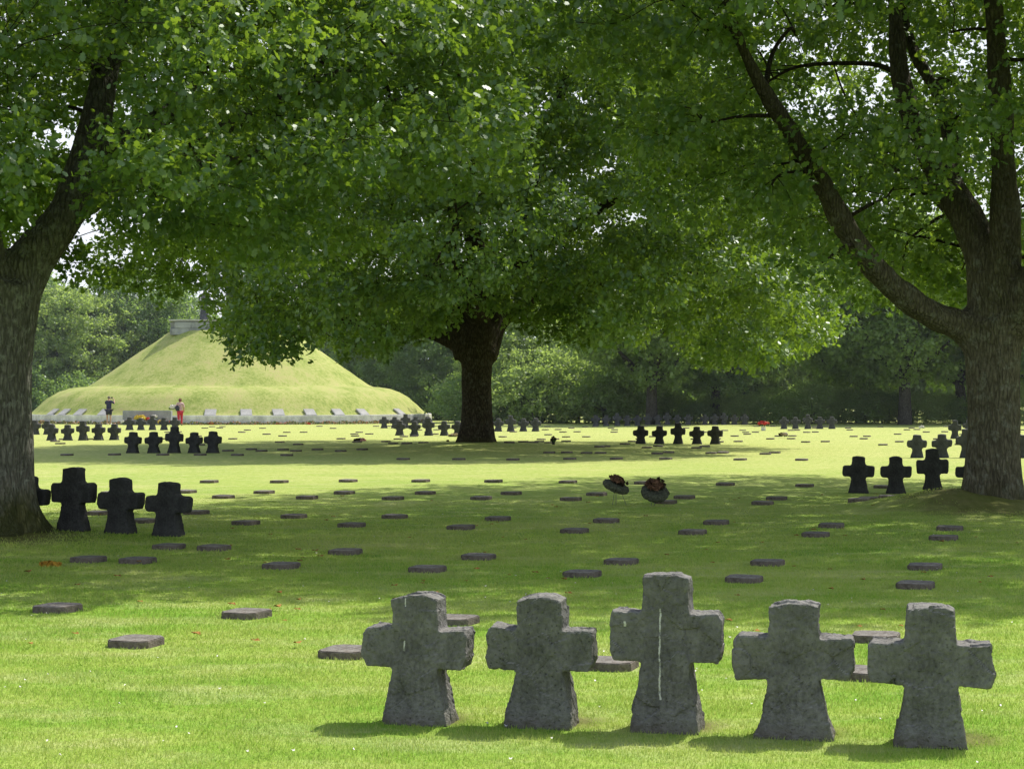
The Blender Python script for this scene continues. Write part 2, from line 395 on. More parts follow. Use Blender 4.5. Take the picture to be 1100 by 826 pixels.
def cross_mesh(seed, h=CH, cw=CW, voxel=0.0072, depth=0.185, amp=1.0):
    if voxel > .01: amp = .55
    rng = random.Random(seed)
    o = cross_outline(h, cw, rng)
    bm = bmesh.new()
    def dep(x, z):   # a little thicker at the foot
        return depth * (0.5 + 0.10 * max(0, 1 - z / 0.3))
    fr = [bm.verts.new((x, -dep(x, z), z)) for x, z in o]
    bk = [bm.verts.new((x, dep(x, z) * .95, z)) for x, z in o]
    n = len(o)
    bm.faces.new(fr); bm.faces.new(bk[::-1])
    for i in range(n):
        k = (i + 1) % n
        bm.faces.new((fr[k], fr[i], bk[i], bk[k]))
    bmesh.ops.triangulate(bm, faces=bm.faces[:])
    bmesh.ops.recalc_face_normals(bm, faces=bm.faces[:])
    me = bpy.data.meshes.new('cross'); bm.to_mesh(me); bm.free()
    me = evaluated(me, [('REMESH', dict(mode='VOXEL', voxel_size=voxel)), ('SMOOTH', dict(factor=0.5, iterations=1))])
    off = Vector((seed * 3.17, seed * 1.3, seed * .77))
    nr = [v.normal.copy() for v in me.vertices]
    for v, nn in zip(me.vertices, nr):
        p = v.co
        q = p * 9 + off
        d = noise.fractal(q * .7, 1.0, 2.1, 3) * 0.006
        for sc, am in ((7.0, .13), (17.0, .11)):       # hewn facets: every cell is a small tilted plane
            pts_ = noise.voronoi(p * sc + off)[1]
            g = noise.noise_vector(pts_[0] * 3.7)
            d += max(-.013, min(.009, ((p * sc + off) - pts_[0]).dot(g) * am / sc))
        d += noise.fractal(p * 40 + off, 1.0, 2.0, 3) * 0.0032
        v.co = p + nn * d * amp + Vector((noise.noise(q * .5), noise.noise(q * .5 + Vector((9, 0, 0))) * .5, noise.noise(q * .5 + Vector((0, 9, 0))))) * 0.006 * amp
    me.update()
    return me
CROSS_ROT = math.radians(-14)
near = [(450, 776, .645, .525, STONE_S1, 'leftmost rough stone cross in the front row, short white streak at its centre'),
        (583, 780, .65, .53, STONE_PIT, 'second stone cross in the front row, surface pitted with small holes'),
        (718, 785, .77, .525, STONE_S2, 'tall middle stone cross in the front row with a long white streak'),
        (856, 792, .645, .555, STONE, 'fourth stone cross in the front row, between the tall one and the last'),
        (1003, 801, .655, .555, STONE, 'rightmost stone cross in the front row, sunlit grass to its right')]
CROSS_POS = []
for i, (px, py, h, cw, m, lab) in enumerate(near):
    p = gp(px, py + 4); p.y += 0.07
    me = cross_mesh(i + 1, h, cw)
    o = link('stone_cross', me, m, smooth=False)
    o.location = (p.x, p.y, gh(p.x, p.y) - .01); o.rotation_euler = (0, 0, CROSS_ROT + random.uniform(-.05, .05))
    tag(o, lab, 'cross', 'front row of five stone crosses')
    CROSS_POS.append((p.x, p.y))
MIDC = [link('stone_cross', cross_mesh(20 + k, hh, .53, 0.02), STONE_SHADED) for k, hh in enumerate((.65, .64, .77))]
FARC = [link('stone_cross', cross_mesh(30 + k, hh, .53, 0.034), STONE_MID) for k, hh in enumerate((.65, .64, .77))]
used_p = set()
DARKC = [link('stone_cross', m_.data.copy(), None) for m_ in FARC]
for m_ in DARKC: m_.data.materials[0] = STONE_SHADED
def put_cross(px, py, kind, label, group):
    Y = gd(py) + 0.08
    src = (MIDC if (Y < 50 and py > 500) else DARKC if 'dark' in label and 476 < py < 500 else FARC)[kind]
    if src.name in used_p:
        o = src.copy(); col.objects.link(o)
    else:
        used_p.add(src.name); o = src
    x = (px - 550) / F * Y
    o.location = (x, Y, gh(x, Y) - .01)
    o.rotation_euler = (random.uniform(-.02, .02), random.uniform(-.02, .02), CROSS_ROT + random.uniform(-.05, .05))
    sc = random.uniform(.97, 1.03); o.scale = (sc, sc, sc)
    tag(o, label, 'cross', group); CROSS_POS.append((x, Y))
ORD = ['leftmost', 'second', 'tall middle', 'fourth', 'rightmost']
GROUPS = [
 ('row beside the left oak', [(29, 572, 1), (79, 573, 2), (130, 574, 0), (181, 576, 1)],
   ['dark stone cross half hidden behind the left oak trunk', 'tall dark stone cross just right of the left oak trunk',
    'dark stone cross between the tall one and the last beside the left oak', 'rightmost dark stone cross of the row beside the left oak']),
 ('shaded row of five below the memorial flowers', [(143, 487), (165, 487), (187, 487), (208.5, 487), (229, 487)], 'dark stone cross in the shaded row of five below the memorial flowers'),
 ('row of five below the man taking a picture', [(55.6, 473), (73, 473), (89.4, 473), (106, 472.8), (123, 472.6)], 'dark stone cross in the row of five below the man taking a picture'),
 ('pair behind the left trunk', [(38, 466.5, 0), (51, 466.5, 0)], ['small dark cross touching the edge of the left oak trunk, far lawn', 'small dark cross half behind another, second from the left trunk']),
 ('small row in front of the memorial bouquets', [(139.4, 462.3), (151.4, 462.3), (164, 462.3), (176, 462.3), (188, 462.3)], 'small grey cross in the row right before the memorial bouquets'),
 ('front row left of the middle trunk', [(429.6, 467.8), (445, 467.8), (460.7, 467.8), (477, 467.8), (491.5, 467.6)], 'dark cross in the front row of five left of the middle oak trunk'),
 ('rear row at the right foot of the mound', [(412.4, 460), (424, 460), (435.5, 460), (447, 460), (459, 460)], 'small dark cross in the rear row at the right foot of the mound'),
 ('row right of the middle trunk', [(522, 463.7), (535, 463.7), (548.5, 463.7), (562, 463.7), (575.5, 463.7)], 'grey cross in the row just right of the middle oak trunk'),
 ('hazy row before the pale bushes', [(640, 457.6), (651, 457.6), (663, 457.6), (674, 457.6), (685, 457.4)], 'hazy grey cross in the far row before the pale green bushes'),
 ('hazy row under the far forked tree', [(696, 456.6), (706.5, 456.6), (717, 456.6), (728, 456.6), (739, 456.6)], 'hazy grey cross in the far row under the distant forked tree'),
 ('far row left of the red flowers', [(757, 456.4), (767.5, 456.4), (778, 456.4), (789, 456.4), (800, 456.4)], 'dark far cross in the row left of the red flower vase'),
 ('far row right of the red flowers', [(842, 460.7), (854.5, 460.7), (868, 460.7), (880.5, 460.7), (893.5, 460.7)], 'grey cross in the far row right of the red flower vase'),
 ('dark row in the middle of the lawn', [(688.4, 477), (708, 477), (728.5, 477), (748.5, 477), (768, 477)], 'dark cross in the lone row on the lawn between middle and right oaks'),
 ('dark row beside the right oak', [(922, 529.6, 1), (962, 530, 0), (1002, 530, 2), (1043, 530, 1)],
   ['leftmost black cross in the shaded row beside the right oak', 'second black cross in the shaded row beside the right oak',
    'tall black cross partly behind the grass mound of the right oak', 'black cross half hidden behind the right oak trunk']),
 ('grey row behind the right oak', [(985, 492.5, 0), (1012, 492.5, 1), (1038, 492.5, 2), (1098, 492.5, 0)],
   ['sunlit grey cross, leftmost of the row behind the right oak', 'sunlit grey cross overlapped by the tall black cross at the right oak',
    'tall grey cross cut off by the left edge of the right oak trunk', 'grey cross peeking out right of the right oak trunk']),
 ('far crosses left of the right trunk', [(1025.5, 471, 2), (1040, 466, 0)], ['small far cross just left of the right oak trunk above the grey row', 'tiny far cross touching the left edge of the right oak trunk']),
]
for gname, lst, lab in GROUPS:
    for i, e in enumerate(lst):
        px, py = e[0], e[1]
        kind = e[2] if len(e) > 2 else (2 if i == 2 else i % 2)
        put_cross(px + random.uniform(-.3, .3), py, kind, lab[i] if isinstance(lab, list) else f'{ORD[i]} {lab}', gname)

# ------------------------------------------------------------------ flat grave plaques
def plaque_mesh(seed, s=0.30, t=0.05, ch=0.05):
    rng = random.Random(seed)
    bm = bmesh.new()
    h = s / 2
    pts = [(-h + ch, -h), (h - ch, -h), (h, -h + ch), (h, h - ch), (h - ch, h), (-h + ch, h), (-h, h - ch), (-h, -h + ch)]
    pts = [(x + rng.uniform(-.005, .005), y + rng.uniform(-.005, .005)) for x, y in pts]
    tilt = (rng.uniform(-.02, .02), rng.uniform(-.02, .02))
    bot = [bm.verts.new((x * 1.02, y * 1.02, -0.07)) for x, y in pts]
    top = [bm.verts.new((x, y, t + x * tilt[0] + y * tilt[1])) for x, y in pts]
    n = 8
    bm.faces.new(bot[::-1]); tf = bm.faces.new(top)
    for i in range(n):
        k = (i + 1) % n; bm.faces.new((bot[i], bot[k], top[k], top[i]))
    bmesh.ops.bevel(bm, geom=list(tf.edges), offset=0.006, segments=2, affect='EDGES')
    bmesh.ops.recalc_face_normals(bm, faces=bm.faces[:])
    me = bpy.data.meshes.new('plaque'); bm.to_mesh(me); bm.free(); return me
PM = [plaque_mesh(k) for k in range(5)]
PLAQUES = []
def plaque(px, py, label, group, s=1.0, rz=None):
    Y = gd(py)
    x = (px - 550) / F * Y
    o = link('grave_plaque', PM[random.randrange(5)], PLAQUE)
    o.location = (x, Y, gh(x, Y)); o.rotation_euler = (0, 0, (math.radians(-21) if rz is None else rz) + random.uniform(-.06, .06))
    o.scale = (s, s, 1)
    tag(o, label, 'grave plaque', group); PLAQUES.append((x, Y))
NEARP = [(62, 656, 'flat brown plaque in the grass, farthest left and nearest the left frame edge'), (265, 662, 'flat plaque on dappled grass, alone left of the front crosses'),
 (147, 693, 'lowest flat plaque at bottom left, nearest of all on that side'), (95, 603, 'left plaque of the pair in front of the left oak roots'),
 (148, 604, 'right plaque of the pair in front of the left oak roots'), (182, 589, 'left plaque of the pair below the crosses of the left oak'),
 (230, 590, 'right plaque of the pair below the crosses of the left oak'), (373, 705, 'sunlit plaque half behind the left arm of the first front cross'),
 (488, 669, 'sunlit plaque behind the right arm of the first front cross'), (655, 718, 'sunlit plaque behind the right arm of the second front cross'),
 (940, 688, 'upper sunlit plaque between the last two front crosses'), (928, 729, 'lower sunlit plaque between the last two front crosses'),
 (955, 541, 'tilted pale plaque at the edge of the grass mound of the right oak')]
for px, py, lab in NEARP: plaque(px, py, lab, 'near grave plaques')
ROWS = [
 ('row just above the front crosses', [(302, 609), (459, 612), (514, 598.5), (625, 617), (667, 603.5), (824, 605), (799, 623), (993, 610), (983, 630)]),
 ('row crossing the shade behind the front crosses', [(371, 593.5), (495, 567), (617, 570.5), (744, 572), (876, 575), (1013, 579)]),
 ('shaded row just below the two wreaths', [(264, 563), (378, 565), (424, 556), (535, 558), (651, 560), (769, 562), (893, 565.5), (1020, 569)]),
 ('row level with the foot of the wreath stands', [(106, 553), (153, 561.5), (211, 552), (316, 556), (422, 537), (517, 537), (613, 538), (715, 541), (819, 542), (923, 543)]),
 ('row at the near edge of the sunlit strip', [(120, 530), (240, 535), (330, 536), (457, 531.5), (549, 532), (641, 533), (735, 536), (834, 537), (933, 538)]),
 ('row in the middle of the sunlit strip', [(200, 529), (284, 530), (370, 531), (225, 518), (300, 518.5), (374, 518), (452, 518.5), (530, 519), (610, 520), (691, 521), (779, 522), (864, 523), (948, 524)]),
]
NTH = ['first', 'second', 'third', 'fourth', 'fifth', 'sixth', 'seventh', 'eighth', 'ninth', 'tenth', 'eleventh', 'twelfth', 'thirteenth']
for nm, lst in ROWS:
    lst = sorted(lst)
    for i, (px, py) in enumerate(lst): plaque(px, py, f'{NTH[i]} flat plaque from left in the {nm}', 'grave plaques: ' + nm)
SH = [(72, 489.7), (123, 489.5), (175, 489.8), (215, 489.8), (255, 490), (308, 490), (245, 484.8), (281, 485), (270, 483), (304, 483.4), (318, 485), (341, 483.4), (366, 485.2), (389, 483.6),
      (437, 479.5), (455, 478), (433, 493.6), (493, 493.4), (551, 493.5), (547, 480.6), (562, 479.4), (590, 486.6), (609, 486.4), (630, 487), (645, 487), (612, 492.8), (644, 481.5), (650, 481), (662, 492.8),
      (706, 487.6), (718, 486.5), (695, 481.6), (707, 480), (764, 487.4), (777, 486.6), (748, 481.6), (757, 480), (715, 493), (776, 487), (822, 488.4), (832, 487), (795, 494.3), (861, 495)]
for px, py in SH: plaque(px, py, 'thin dark plaque in the far shade band at the foot of the middle oak', 'plaques in the far shade band')
FARP = []
for Y0 in (60.5, 64, 68, 72.5, 77, 82, 87.5, 93, 98.5):
    x = -18 + random.uniform(0, 2)
    while x < 26:
        for dx, dy in ((0, 0), (0.75, 0.5)):
            X, Y = x + dx + random.uniform(-.2, .2), Y0 + dy + random.uniform(-.25, .25) + .05 * x * 0
            px = 550 + X / Y * F
            if 36 < px < 1110 and (X - MT.x) ** 2 + (Y - MT.y) ** 2 > 9 and not any(abs(X - a) < .5 and abs(Y - b) < .45 for a, b in CROSS_POS):
                FARP.append((px, HOR + EYE * F / Y))
        x += random.uniform(2.6, 3.6)
random.shuffle(FARP)
for px, py in FARP[:150]: plaque(px, py, 'tiny flat plaque in the far sunlit lawn beyond the middle oak', 'plaques in the far sunlit lawn')

# ------------------------------------------------------------------ lawn blades (near field)
def lawn_blades(n=640000, y0=6.2, y1=32.0):
    r = RNG
    Y = np.exp(r.uniform(math.log(y0), math.log(y1), n))
    half = Y * (550 / F) * 1.12 + 1.0
    X = r.uniform(-1, 1, n) * half
    keep = Y < r.uniform(y0 + 9, y1 + 6, n)
    for (a, b) in PLAQUES:
        if b < y1 + 1: keep &= ~((np.abs(X - a) < .17) & (np.abs(Y - b) < .17))
    for (a, b) in CROSS_POS:
        if b < y1 + 1: keep &= ~((np.abs(X - a) < .14) & (np.abs(Y - b) < .09))
    for (a, b, rr) in RINGS:
        keep &= (((X - a) * (1 if rr > .5 else .8)) ** 2 + (Y - b) ** 2 > (rr * r.uniform(.35, 1.05, n)) ** 2)
    X, Y = X[keep], Y[keep]; n = len(X)
    s = np.clip(Y / 8.5, 0.8, 4)
    hgt = r.uniform(.010, .027, n) * (0.85 + .15 * s)
    tuft = 0.5 + 0.5 * np.sin(X * 5.1 + 2 * np.sin(Y * 3.3)) * np.sin(Y * 6.3 + 1.5 * np.sin(X * 4.7))
    hgt *= 0.75 + 0.5 * tuft
    wid = .0024 * s * r.uniform(.7, 1.4, n)
    a = r.uniform(0, 2 * PI, n)
    lean = r.uniform(.2, 1.0, n) * hgt; la = r.uniform(0, 2 * PI, n)
    Z = gh_np(X, Y)
    hgt = hgt * np.clip((y1 - Y) / 12, 0.12, 1)
    V = np.empty((n, 3, 3))
    V[:, 0] = np.stack([X - np.cos(a) * wid, Y - np.sin(a) * wid, Z - .003], 1)
    V[:, 1] = np.stack([X + np.cos(a) * wid, Y + np.sin(a) * wid, Z - .003], 1)
    V[:, 2] = np.stack([X + np.cos(la) * lean, Y + np.sin(la) * lean, Z + hgt], 1)
    me = mesh_np('lawn_grass', V.reshape(-1, 3), 3, r.random(n) ** 2)
    o = link('lawn_grass', me, make_blade()); tag(o, 'short mown grass around the front crosses', 'grass', None, 'stuff')
lawn_blades()

# clover heads and fallen leaves strewn over the lawn
def strew(name, n, size, mat, label, cat, flat, y0, y1, seed, z=0.03):
    r = np.random.default_rng(seed)
    Y = np.exp(r.uniform(math.log(y0), math.log(y1), n)); X = r.uniform(-1, 1, n) * (Y * .3 + .6)
    # patchy
    k = (np.sin(X * 1.7 + seed) * np.sin(Y * 1.1 + seed * 2) + r.normal(0, .5, n)) > 0.1
    X, Y = X[k], Y[k]; n = len(X)
    a = r.uniform(0, 2 * PI, n); sz = size * r.uniform(.6, 1.3, n)
    Z = gh_np(X, Y) + z
    V = np.empty((n, 6, 3))
    for q in range(6):
        ang = a + q * PI / 3; rad = sz * (1.0 if q % 2 else (.55 if flat else .9))
        V[:, q, 0] = X + np.cos(ang) * rad; V[:, q, 1] = Y + np.sin(ang) * rad
        V[:, q, 2] = Z + (np.sin(ang * 2) * .25 * sz if flat else np.cos(q * 2.1) * sz * .6)
    me = mesh_np(name, V.reshape(-1, 3), 6, r.random(n))
    o = link(name, me, mat); tag(o, label, cat, None, 'stuff')
strew('clover_heads', 420, .0075, PET_WHITE, 'small white clover heads scattered in the lawn', 'clover', False, 7.5, 26, 3)
strew('fallen_leaves', 260, .035, flat_mat('dry_leaf', (.36, .19, .05), .8, .5, 60), 'dry brown leaves scattered over the lawn', 'fallen leaves', True, 11, 30, 8, .04)

# ------------------------------------------------------------------ mound with retaining wall
MC = Vector((pt(249, 0, 120.5).x, 120.5, 0))
prof = [(13.55, .50), (13.2, .72), (12.75, 1.15), (12.2, 1.62), (11.5, 2.02), (10.8, 2.25), (10.1, 2.35), (9.72, 2.37), (9.5, 2.47), (9.2, 2.66), (8.2, 3.36), (6.6, 4.48), (5.2, 5.42), (4.5, 5.95), (4.28, 6.1), (4.1, 6.15), (0.0, 6.15)]
def lathe_mesh(name, pr, seg=160, wob=0.0):
    V, f = [], []
    for (r, z) in pr:
        for k in range(seg):
            a = 2 * PI * k / seg
            ww = wob * noise.fractal(Vector((math.cos(a) * r * .5, math.sin(a) * r * .5, z)), 1, 2, 3)
            V.append(((r + ww) * math.cos(a), (r + ww) * math.sin(a), z + ww * .5))
    for i in range(len(pr) - 1):
        for k in range(seg):
            k2 = (k + 1) % seg
            f.append((i * seg + k, i * seg + k2, (i + 1) * seg + k2, (i + 1) * seg + k))
    return mesh_pd(name, V, f)
fine = []
for (a, b) in zip(prof[:-1], prof[1:]):
    for t in np.linspace(0, 1, 4)[:-1]: fine.append((a[0] + (b[0] - a[0]) * t, a[1] + (b[1] - a[1]) * t))
fine.append(prof[-1])
mo = link('mound', lathe_mesh('mound', fine, 200, .05), make_mound_grass(), smooth=True); mo.location = MC
mo['kind'] = 'structure'
rw = link('retaining_wall', lathe_mesh('retaining_wall', [(13.75, -.2), (13.75, .53), (13.72, .56), (13.45, .56), (13.45, .3)], 200, .03), GRANITE); rw.location = MC
tag(rw, 'low pale granite wall ringing the foot of the grassy mound', 'wall')

def box(V, f, cx, cy, cz, sx, sy, sz, rz=0.0, rx=0.0):
    b = len(V); M = Matrix.Rotation(rz, 3, 'Z') @ Matrix.Rotation(rx, 3, 'X')
    for x in (-.5, .5):
        for y in (-.5, .5):
            for z in (-.5, .5):
                V.append(Vector((cx, cy, cz)) + M @ Vector((x * sx, y * sy, z * sz)))
    for q in ((0, 1, 3, 2), (4, 6, 7, 5), (0, 4, 5, 1), (2, 3, 7, 6), (0, 2, 6, 4), (1, 5, 7, 3)): f.append(tuple(b + i for i in q))
def bevelled(V, f, off=0.015):
    bm = bmesh.new(); vs = [bm.verts.new(v) for v in V]
    for q in f: bm.faces.new([vs[i] for i in q])
    bmesh.ops.recalc_face_normals(bm, faces=bm.faces[:])
    bmesh.ops.bevel(bm, geom=bm.edges[:], offset=off, segments=2, affect='EDGES')
    me = bpy.data.meshes.new('block'); bm.to_mesh(me); bm.free(); return me
# leaning slabs on the wall
V, f = [], []; box(V, f, 0, 0, 0, .70, .08, .66)
SLABM = bevelled(V, f)
slab_px = [(57, 'first'), (69, 'second'), (86, 'third'), (112, 'fourth'), (226, 'fifth'), (264.5, 'sixth'), (299, 'seventh'), (333, 'eighth'), (363, 'ninth'), (389.5, 'tenth'), (429, 'eleventh')]
for px, nth in slab_px:
    R = 13.35
    # direction from the camera through px meets the ring of radius R
    dx = (px - 550) / F
    A_ = dx * dx + 1; B_ = -2 * (dx * MC.x + MC.y); C_ = MC.x ** 2 + MC.y ** 2 - R * R
    Y = (-B_ - math.sqrt(max(0, B_ * B_ - 4 * A_ * C_))) / (2 * A_)
    X = dx * Y
    th = math.atan2(Y - MC.y, X - MC.x)
    o = link('name_slab', SLABM, SLAB); o.location = (X, Y, .74)
    o.rotation_euler = (math.radians(-56), 0, th + PI / 2)
    tag(o, f'{nth} leaning pale name slab from left, on the mound wall', 'slab', 'name slabs leaning round the mound')
# memorial block in front of the wall
V, f = [], []
xa, xb = pt(132, 0, 106.3).x, pt(184, 0, 106.3).x
box(V, f, (xa + xb) / 2, 106.45, .42, xb - xa, .5, .88)
mb = link('memorial_block', bevelled(V, f, .03), GREYBLOCK)
tag(mb, 'long grey memorial block standing against the mound wall behind bouquets', 'memorial')
# platform on top
pl = empty('summit_platform', (MC.x, MC.y, 5.82)); tag(pl, 'square grey block platform on the summit of the mound', 'platform')
V, f = [], []
for rowi in range(2):
    for side in range(4):
        nb = 6
        for k in range(nb):
            w_ = 7.0 / nb; u = -3.5 + w_ * (k + .5) + (0.18 if rowi else 0)
            if rowi and k == nb - 1: continue
            x, y = [(u, -3.35), (3.35, u), (u, 3.35), (-3.35, u)][side]
            sx, sy = [(w_ - .02, .5), (.5, w_ - .02)][side % 2]
            box(V, f, x * (.98 if side % 2 == 0 else 1), y * (.98 if side % 2 else 1), .24 + rowi * .44, sx, sy, .425)
link('wall_block', bevelled(V, f, .02), GREYBLOCK, pl)
V, f = [], []; box(V, f, 0, 0, 1.0, 7.3, 7.3, .1); link('coping', bevelled(V, f, .02), SLAB, pl)
mx = empty('summit_cross', (MC.x, MC.y, 6.87)); tag(mx, 'tall dark stone cross on the summit platform, mostly behind leaves', 'cross')
V, f = [], []; box(V, f, 0, 0, 1.9, .75, .6, 3.8); link('shaft', bevelled(V, f, .05), DARKSTONE, mx)
V, f = [], []; box(V, f, 0, 0, 2.75, 2.6, .55, .7); link('crossbar', bevelled(V, f, .05), DARKSTONE, mx)

# ------------------------------------------------------------------ bodies grown from a skeleton
def skin_mesh(vs, es, rs, root=0, sub=2):
    me = bpy.data.meshes.new('body'); me.from_pydata(vs, es, []); me.update()
    o = bpy.data.objects.new('temporary_shape', me); col.objects.link(o)
    m = o.modifiers.new('Skin', 'SKIN'); m.use_smooth_shade = True
    lay = me.skin_vertices[0].data
    for i, r in enumerate(rs):
        lay[i].radius = (r, r) if not hasattr(r, '__len__') else r
        lay[i].use_root = (i == root)
    s = o.modifiers.new('Sub', 'SUBSURF'); s.levels = sub; s.render_levels = sub
    dg = bpy.context.evaluated_depsgraph_get(); dg.update()
    out = bpy.data.meshes.new_from_object(o.evaluated_get(dg))
    bpy.data.objects.remove(o)
    return out
def figure(height, arms, stride=0.09, wide=1.0):
    """arms: two lists of (shoulder, elbow, wrist, hand); local axes: x right, y towards the back, faces +y (away from the camera)"""
    k = height / 1.78
    sw = .19 * wide
    vs = [(0, 0, .95), (0, .0, 1.12), (0, 0, 1.32), (0, 0, 1.46), (0, .01, 1.54), (0, .03, 1.62), (0, .03, 1.70)]
    rs = [(.155 * wide, .115), (.14 * wide, .10), (.165 * wide, .11), (.10, .075), (.055, .055), (.078, .092), (.06, .07)]
    es = [(0, 1), (1, 2), (2, 3), (3, 4), (4, 5), (5, 6)]
    for s, arm in zip((-1, 1), arms):
        b = len(vs)
        vs += [(s * sw, 0, 1.41)] + list(arm)
        rs += [.062, .05, .036, .034, .022]
        es += [(3, b), (b, b + 1), (b + 1, b + 2), (b + 2, b + 3), (b + 3, b + 4)]
    for s in (-1, 1):
        b = len(vs)
        fy = s * stride * .5
        vs += [(s * .095, 0, .88), (s * .10, fy * .5, .50), (s * .10, fy, .10), (s * .10, fy + .01, .05), (s * .12, fy + .16, .035)]
        rs += [.095 * wide, .062, .042, .04, .032]
        es += [(0, b), (b, b + 1), (b + 1, b + 2), (b + 2, b + 3), (b + 3, b + 4)]
    vs = [tuple(c * k for c in v) for v in vs]
    rs = [tuple(c * k for c in r) if hasattr(r, '__len__') else r * k for r in rs]
    return vs, es, rs
def sub_skin(vs, es, rs, idx, grow, repl=None):
    mp = {i: j for j, i in enumerate(idx)}
    v = [vs[i] if not (repl and i in repl) else repl[i] for i in idx]
    e = [(mp[a], mp[b]) for a, b in es if a in mp and b in mp]
    r = [tuple(c * grow + .006 for c in rs[i]) if hasattr(rs[i], '__len__') else rs[i] * grow + .006 for i in idx]
    return skin_mesh(v, e, r, 0, 2)
def ball_mesh(name, c, r, sq=(1, 1, 1), seg=16, rings=10, rough=0.0, seed=0):
    bm = bmesh.new(); bmesh.ops.create_uvsphere(bm, u_segments=seg, v_segments=rings, radius=1)
    for v in bm.verts:
        d = 1 + rough * noise.noise(v.co * 3 + Vector((seed, 0, 0)))
        v.co = Vector((c[0] + v.co.x * r * sq[0] * d, c[1] + v.co.y * r * sq[1] * d, c[2] + v.co.z * r * sq[2] * d))
    me = bpy.data.meshes.new(name); bm.to_mesh(me); bm.free(); return me

# man photographing: both hands up to a small camera in front of the face
mp_ = gp(117, 456.2)
man = empty('person', (mp_.x, mp_.y, 0), math.radians(-12)); tag(man, 'man in navy shirt and dark shorts taking a picture of the mound', 'person')
arms = [[(-.27, .16, 1.28), (-.16, .36, 1.50), (-.09, .38, 1.58), (-.05, .39, 1.63)], [(.28, .16, 1.30), (.17, .36, 1.54), (.10, .38, 1.60), (.06, .39, 1.65)]]
vs, es, rs = figure(1.76, arms, .05, 1.08)
link('body', skin_mesh(vs, es, rs), SKIN, man, True)
link('shirt', sub_skin(vs, es, rs, [1, 0, 2, 3, 7, 8, 12, 13], 1.12), NAVY, man, True)
kk = 1.76 / 1.78
link('shorts', sub_skin(vs, es, rs, [0, 17, 18, 22, 23], 1.22, {18: tuple(c * kk for c in (-.105, -.01, .56)), 23: tuple(c * kk for c in (.105, .01, .56))}), DARKCLOTH, man, True)
link('hair', ball_mesh('hair', (0, .0, 1.655), .088, (1, 1.1, 1.0)), HAIRG, man, True)
for s in (-1, 1): link('shoe', ball_mesh('shoe', (s * .11, s * .025 + .06, .045), .06, (.85, 2.0, .75)), WHITE, man, True)
V, f = [], []; box(V, f, 0, .42, 1.65, .13, .05, .08); box(V, f, 0, .47, 1.65, .06, .06, .06)
cam_o = link('camera', bevelled(V, f, .008), BLACK); cam_o.location = man.location; cam_o.rotation_euler = man.rotation_euler
tag(cam_o, 'small black camera held up by the man in navy', 'camera')
# woman in red trousers
wp = gp(193.5, 457.0)
wom = empty('person', (wp.x, wp.y, 0), math.radians(14)); tag(wom, 'woman in red trousers and pale pink top standing before the memorial', 'person')
arms = [[(-.25, .05, 1.16), (-.22, .20, 1.02), (-.18, .26, 1.0), (-.15, .30, .99)], [(.25, .03, 1.15), (.24, .12, .95), (.23, .17, .88), (.22, .19, .83)]]
vs, es, rs = figure(1.62, arms, .16, 1.0)
link('body', skin_mesh(vs, es, rs), SKIN, wom, True)
link('blouse', sub_skin(vs, es, rs, [1, 0, 2, 3, 7, 8, 12, 13], 1.13), PINKCLOTH, wom, True)
link('trousers', sub_skin(vs, es, rs, [0, 17, 18, 19, 22, 23, 24], 1.25), REDCLOTH, wom, True)
link('hair', ball_mesh('hair', (0, .0, 1.50), .095, (1, 1.05, 1.15)), HAIRB, wom, True)
for s in (-1, 1): link('shoe', ball_mesh('shoe', (s * .10, s * .08 + .05, .04), .055, (.85, 2.0, .75)), BLACK, wom, True)
bagm = ball_mesh('bag', (-.17, -.16, 1.02), .15, (.85, .55, 1.15))
bag = link('shoulder_bag', bagm, DARKCLOTH, None, True); bag.location = wom.location; bag.rotation_euler = wom.rotation_euler
tag(bag, 'dark shoulder bag hanging on the back of the woman in red trousers', 'bag')
# carved figures beside the summit cross
for s, lab in ((-1, 'carved dark stone figure left of the summit cross'), (1, 'carved dark stone figure right of the summit cross')):
    arms = [[(-.24, -.08, 1.15), (-.1, -.2, 1.05), (-.05, -.22, 1.05), (-.02, -.22, 1.05)], [(.24, -.08, 1.15), (.1, -.2, 1.05), (.05, -.22, 1.05), (.02, -.22, 1.05)]]
    vs, es, rs = figure(2.3, arms, .02, 1.25)
    st = empty('statue', (MC.x + s * 1.85, MC.y - .3, 6.87)); tag(st, lab, 'statue', 'stone figures on the mound')
    link('figure', skin_mesh(vs, es, rs), DARKSTONE, st, True)
    vsr = [(0, 0, .0), (0, 0, .7), (0, 0, 1.5), (0, 0, 1.8)]
    link('robe', skin_mesh(vsr, [(0, 1), (1, 2), (2, 3)], [.36, .30, .26, .18], 0, 2), DARKSTONE, st, True)

# ------------------------------------------------------------------ flowers, wreaths, pots
def petals(n, rad, size, seed, centre=(0, 0, 0), flat=.6, dome=True):
    r = np.random.default_rng(seed)
    d = r.normal(size=(n, 3)); d /= np.linalg.norm(d, axis=1, keepdims=True)
    if dome: d[:, 2] = np.abs(d[:, 2])
    P = d * rad * r.uniform(.55, 1, (n, 1)) * np.array([1, 1, flat]) + np.array(centre)
    out = []
    for q in range(3):
        nrm = d + r.normal(0, .5, (n, 3)); nrm /= np.linalg.norm(nrm, axis=1, keepdims=True)
        t = np.cross(nrm, r.normal(size=(n, 3))); t /= np.linalg.norm(t, axis=1, keepdims=True)
        b = np.cross(nrm, t); s = size * r.uniform(.6, 1.2, (n, 1))
        V = np.stack([P + t * s, P + b * s * .7 + nrm * s * .3, P - t * s, P - b * s * .7 - nrm * s * .2], 1)
        out.append(V)
    V = np.concatenate(out).reshape(-1, 3)
    return mesh_np('petals', V, 4, r.random(len(V) // 4))
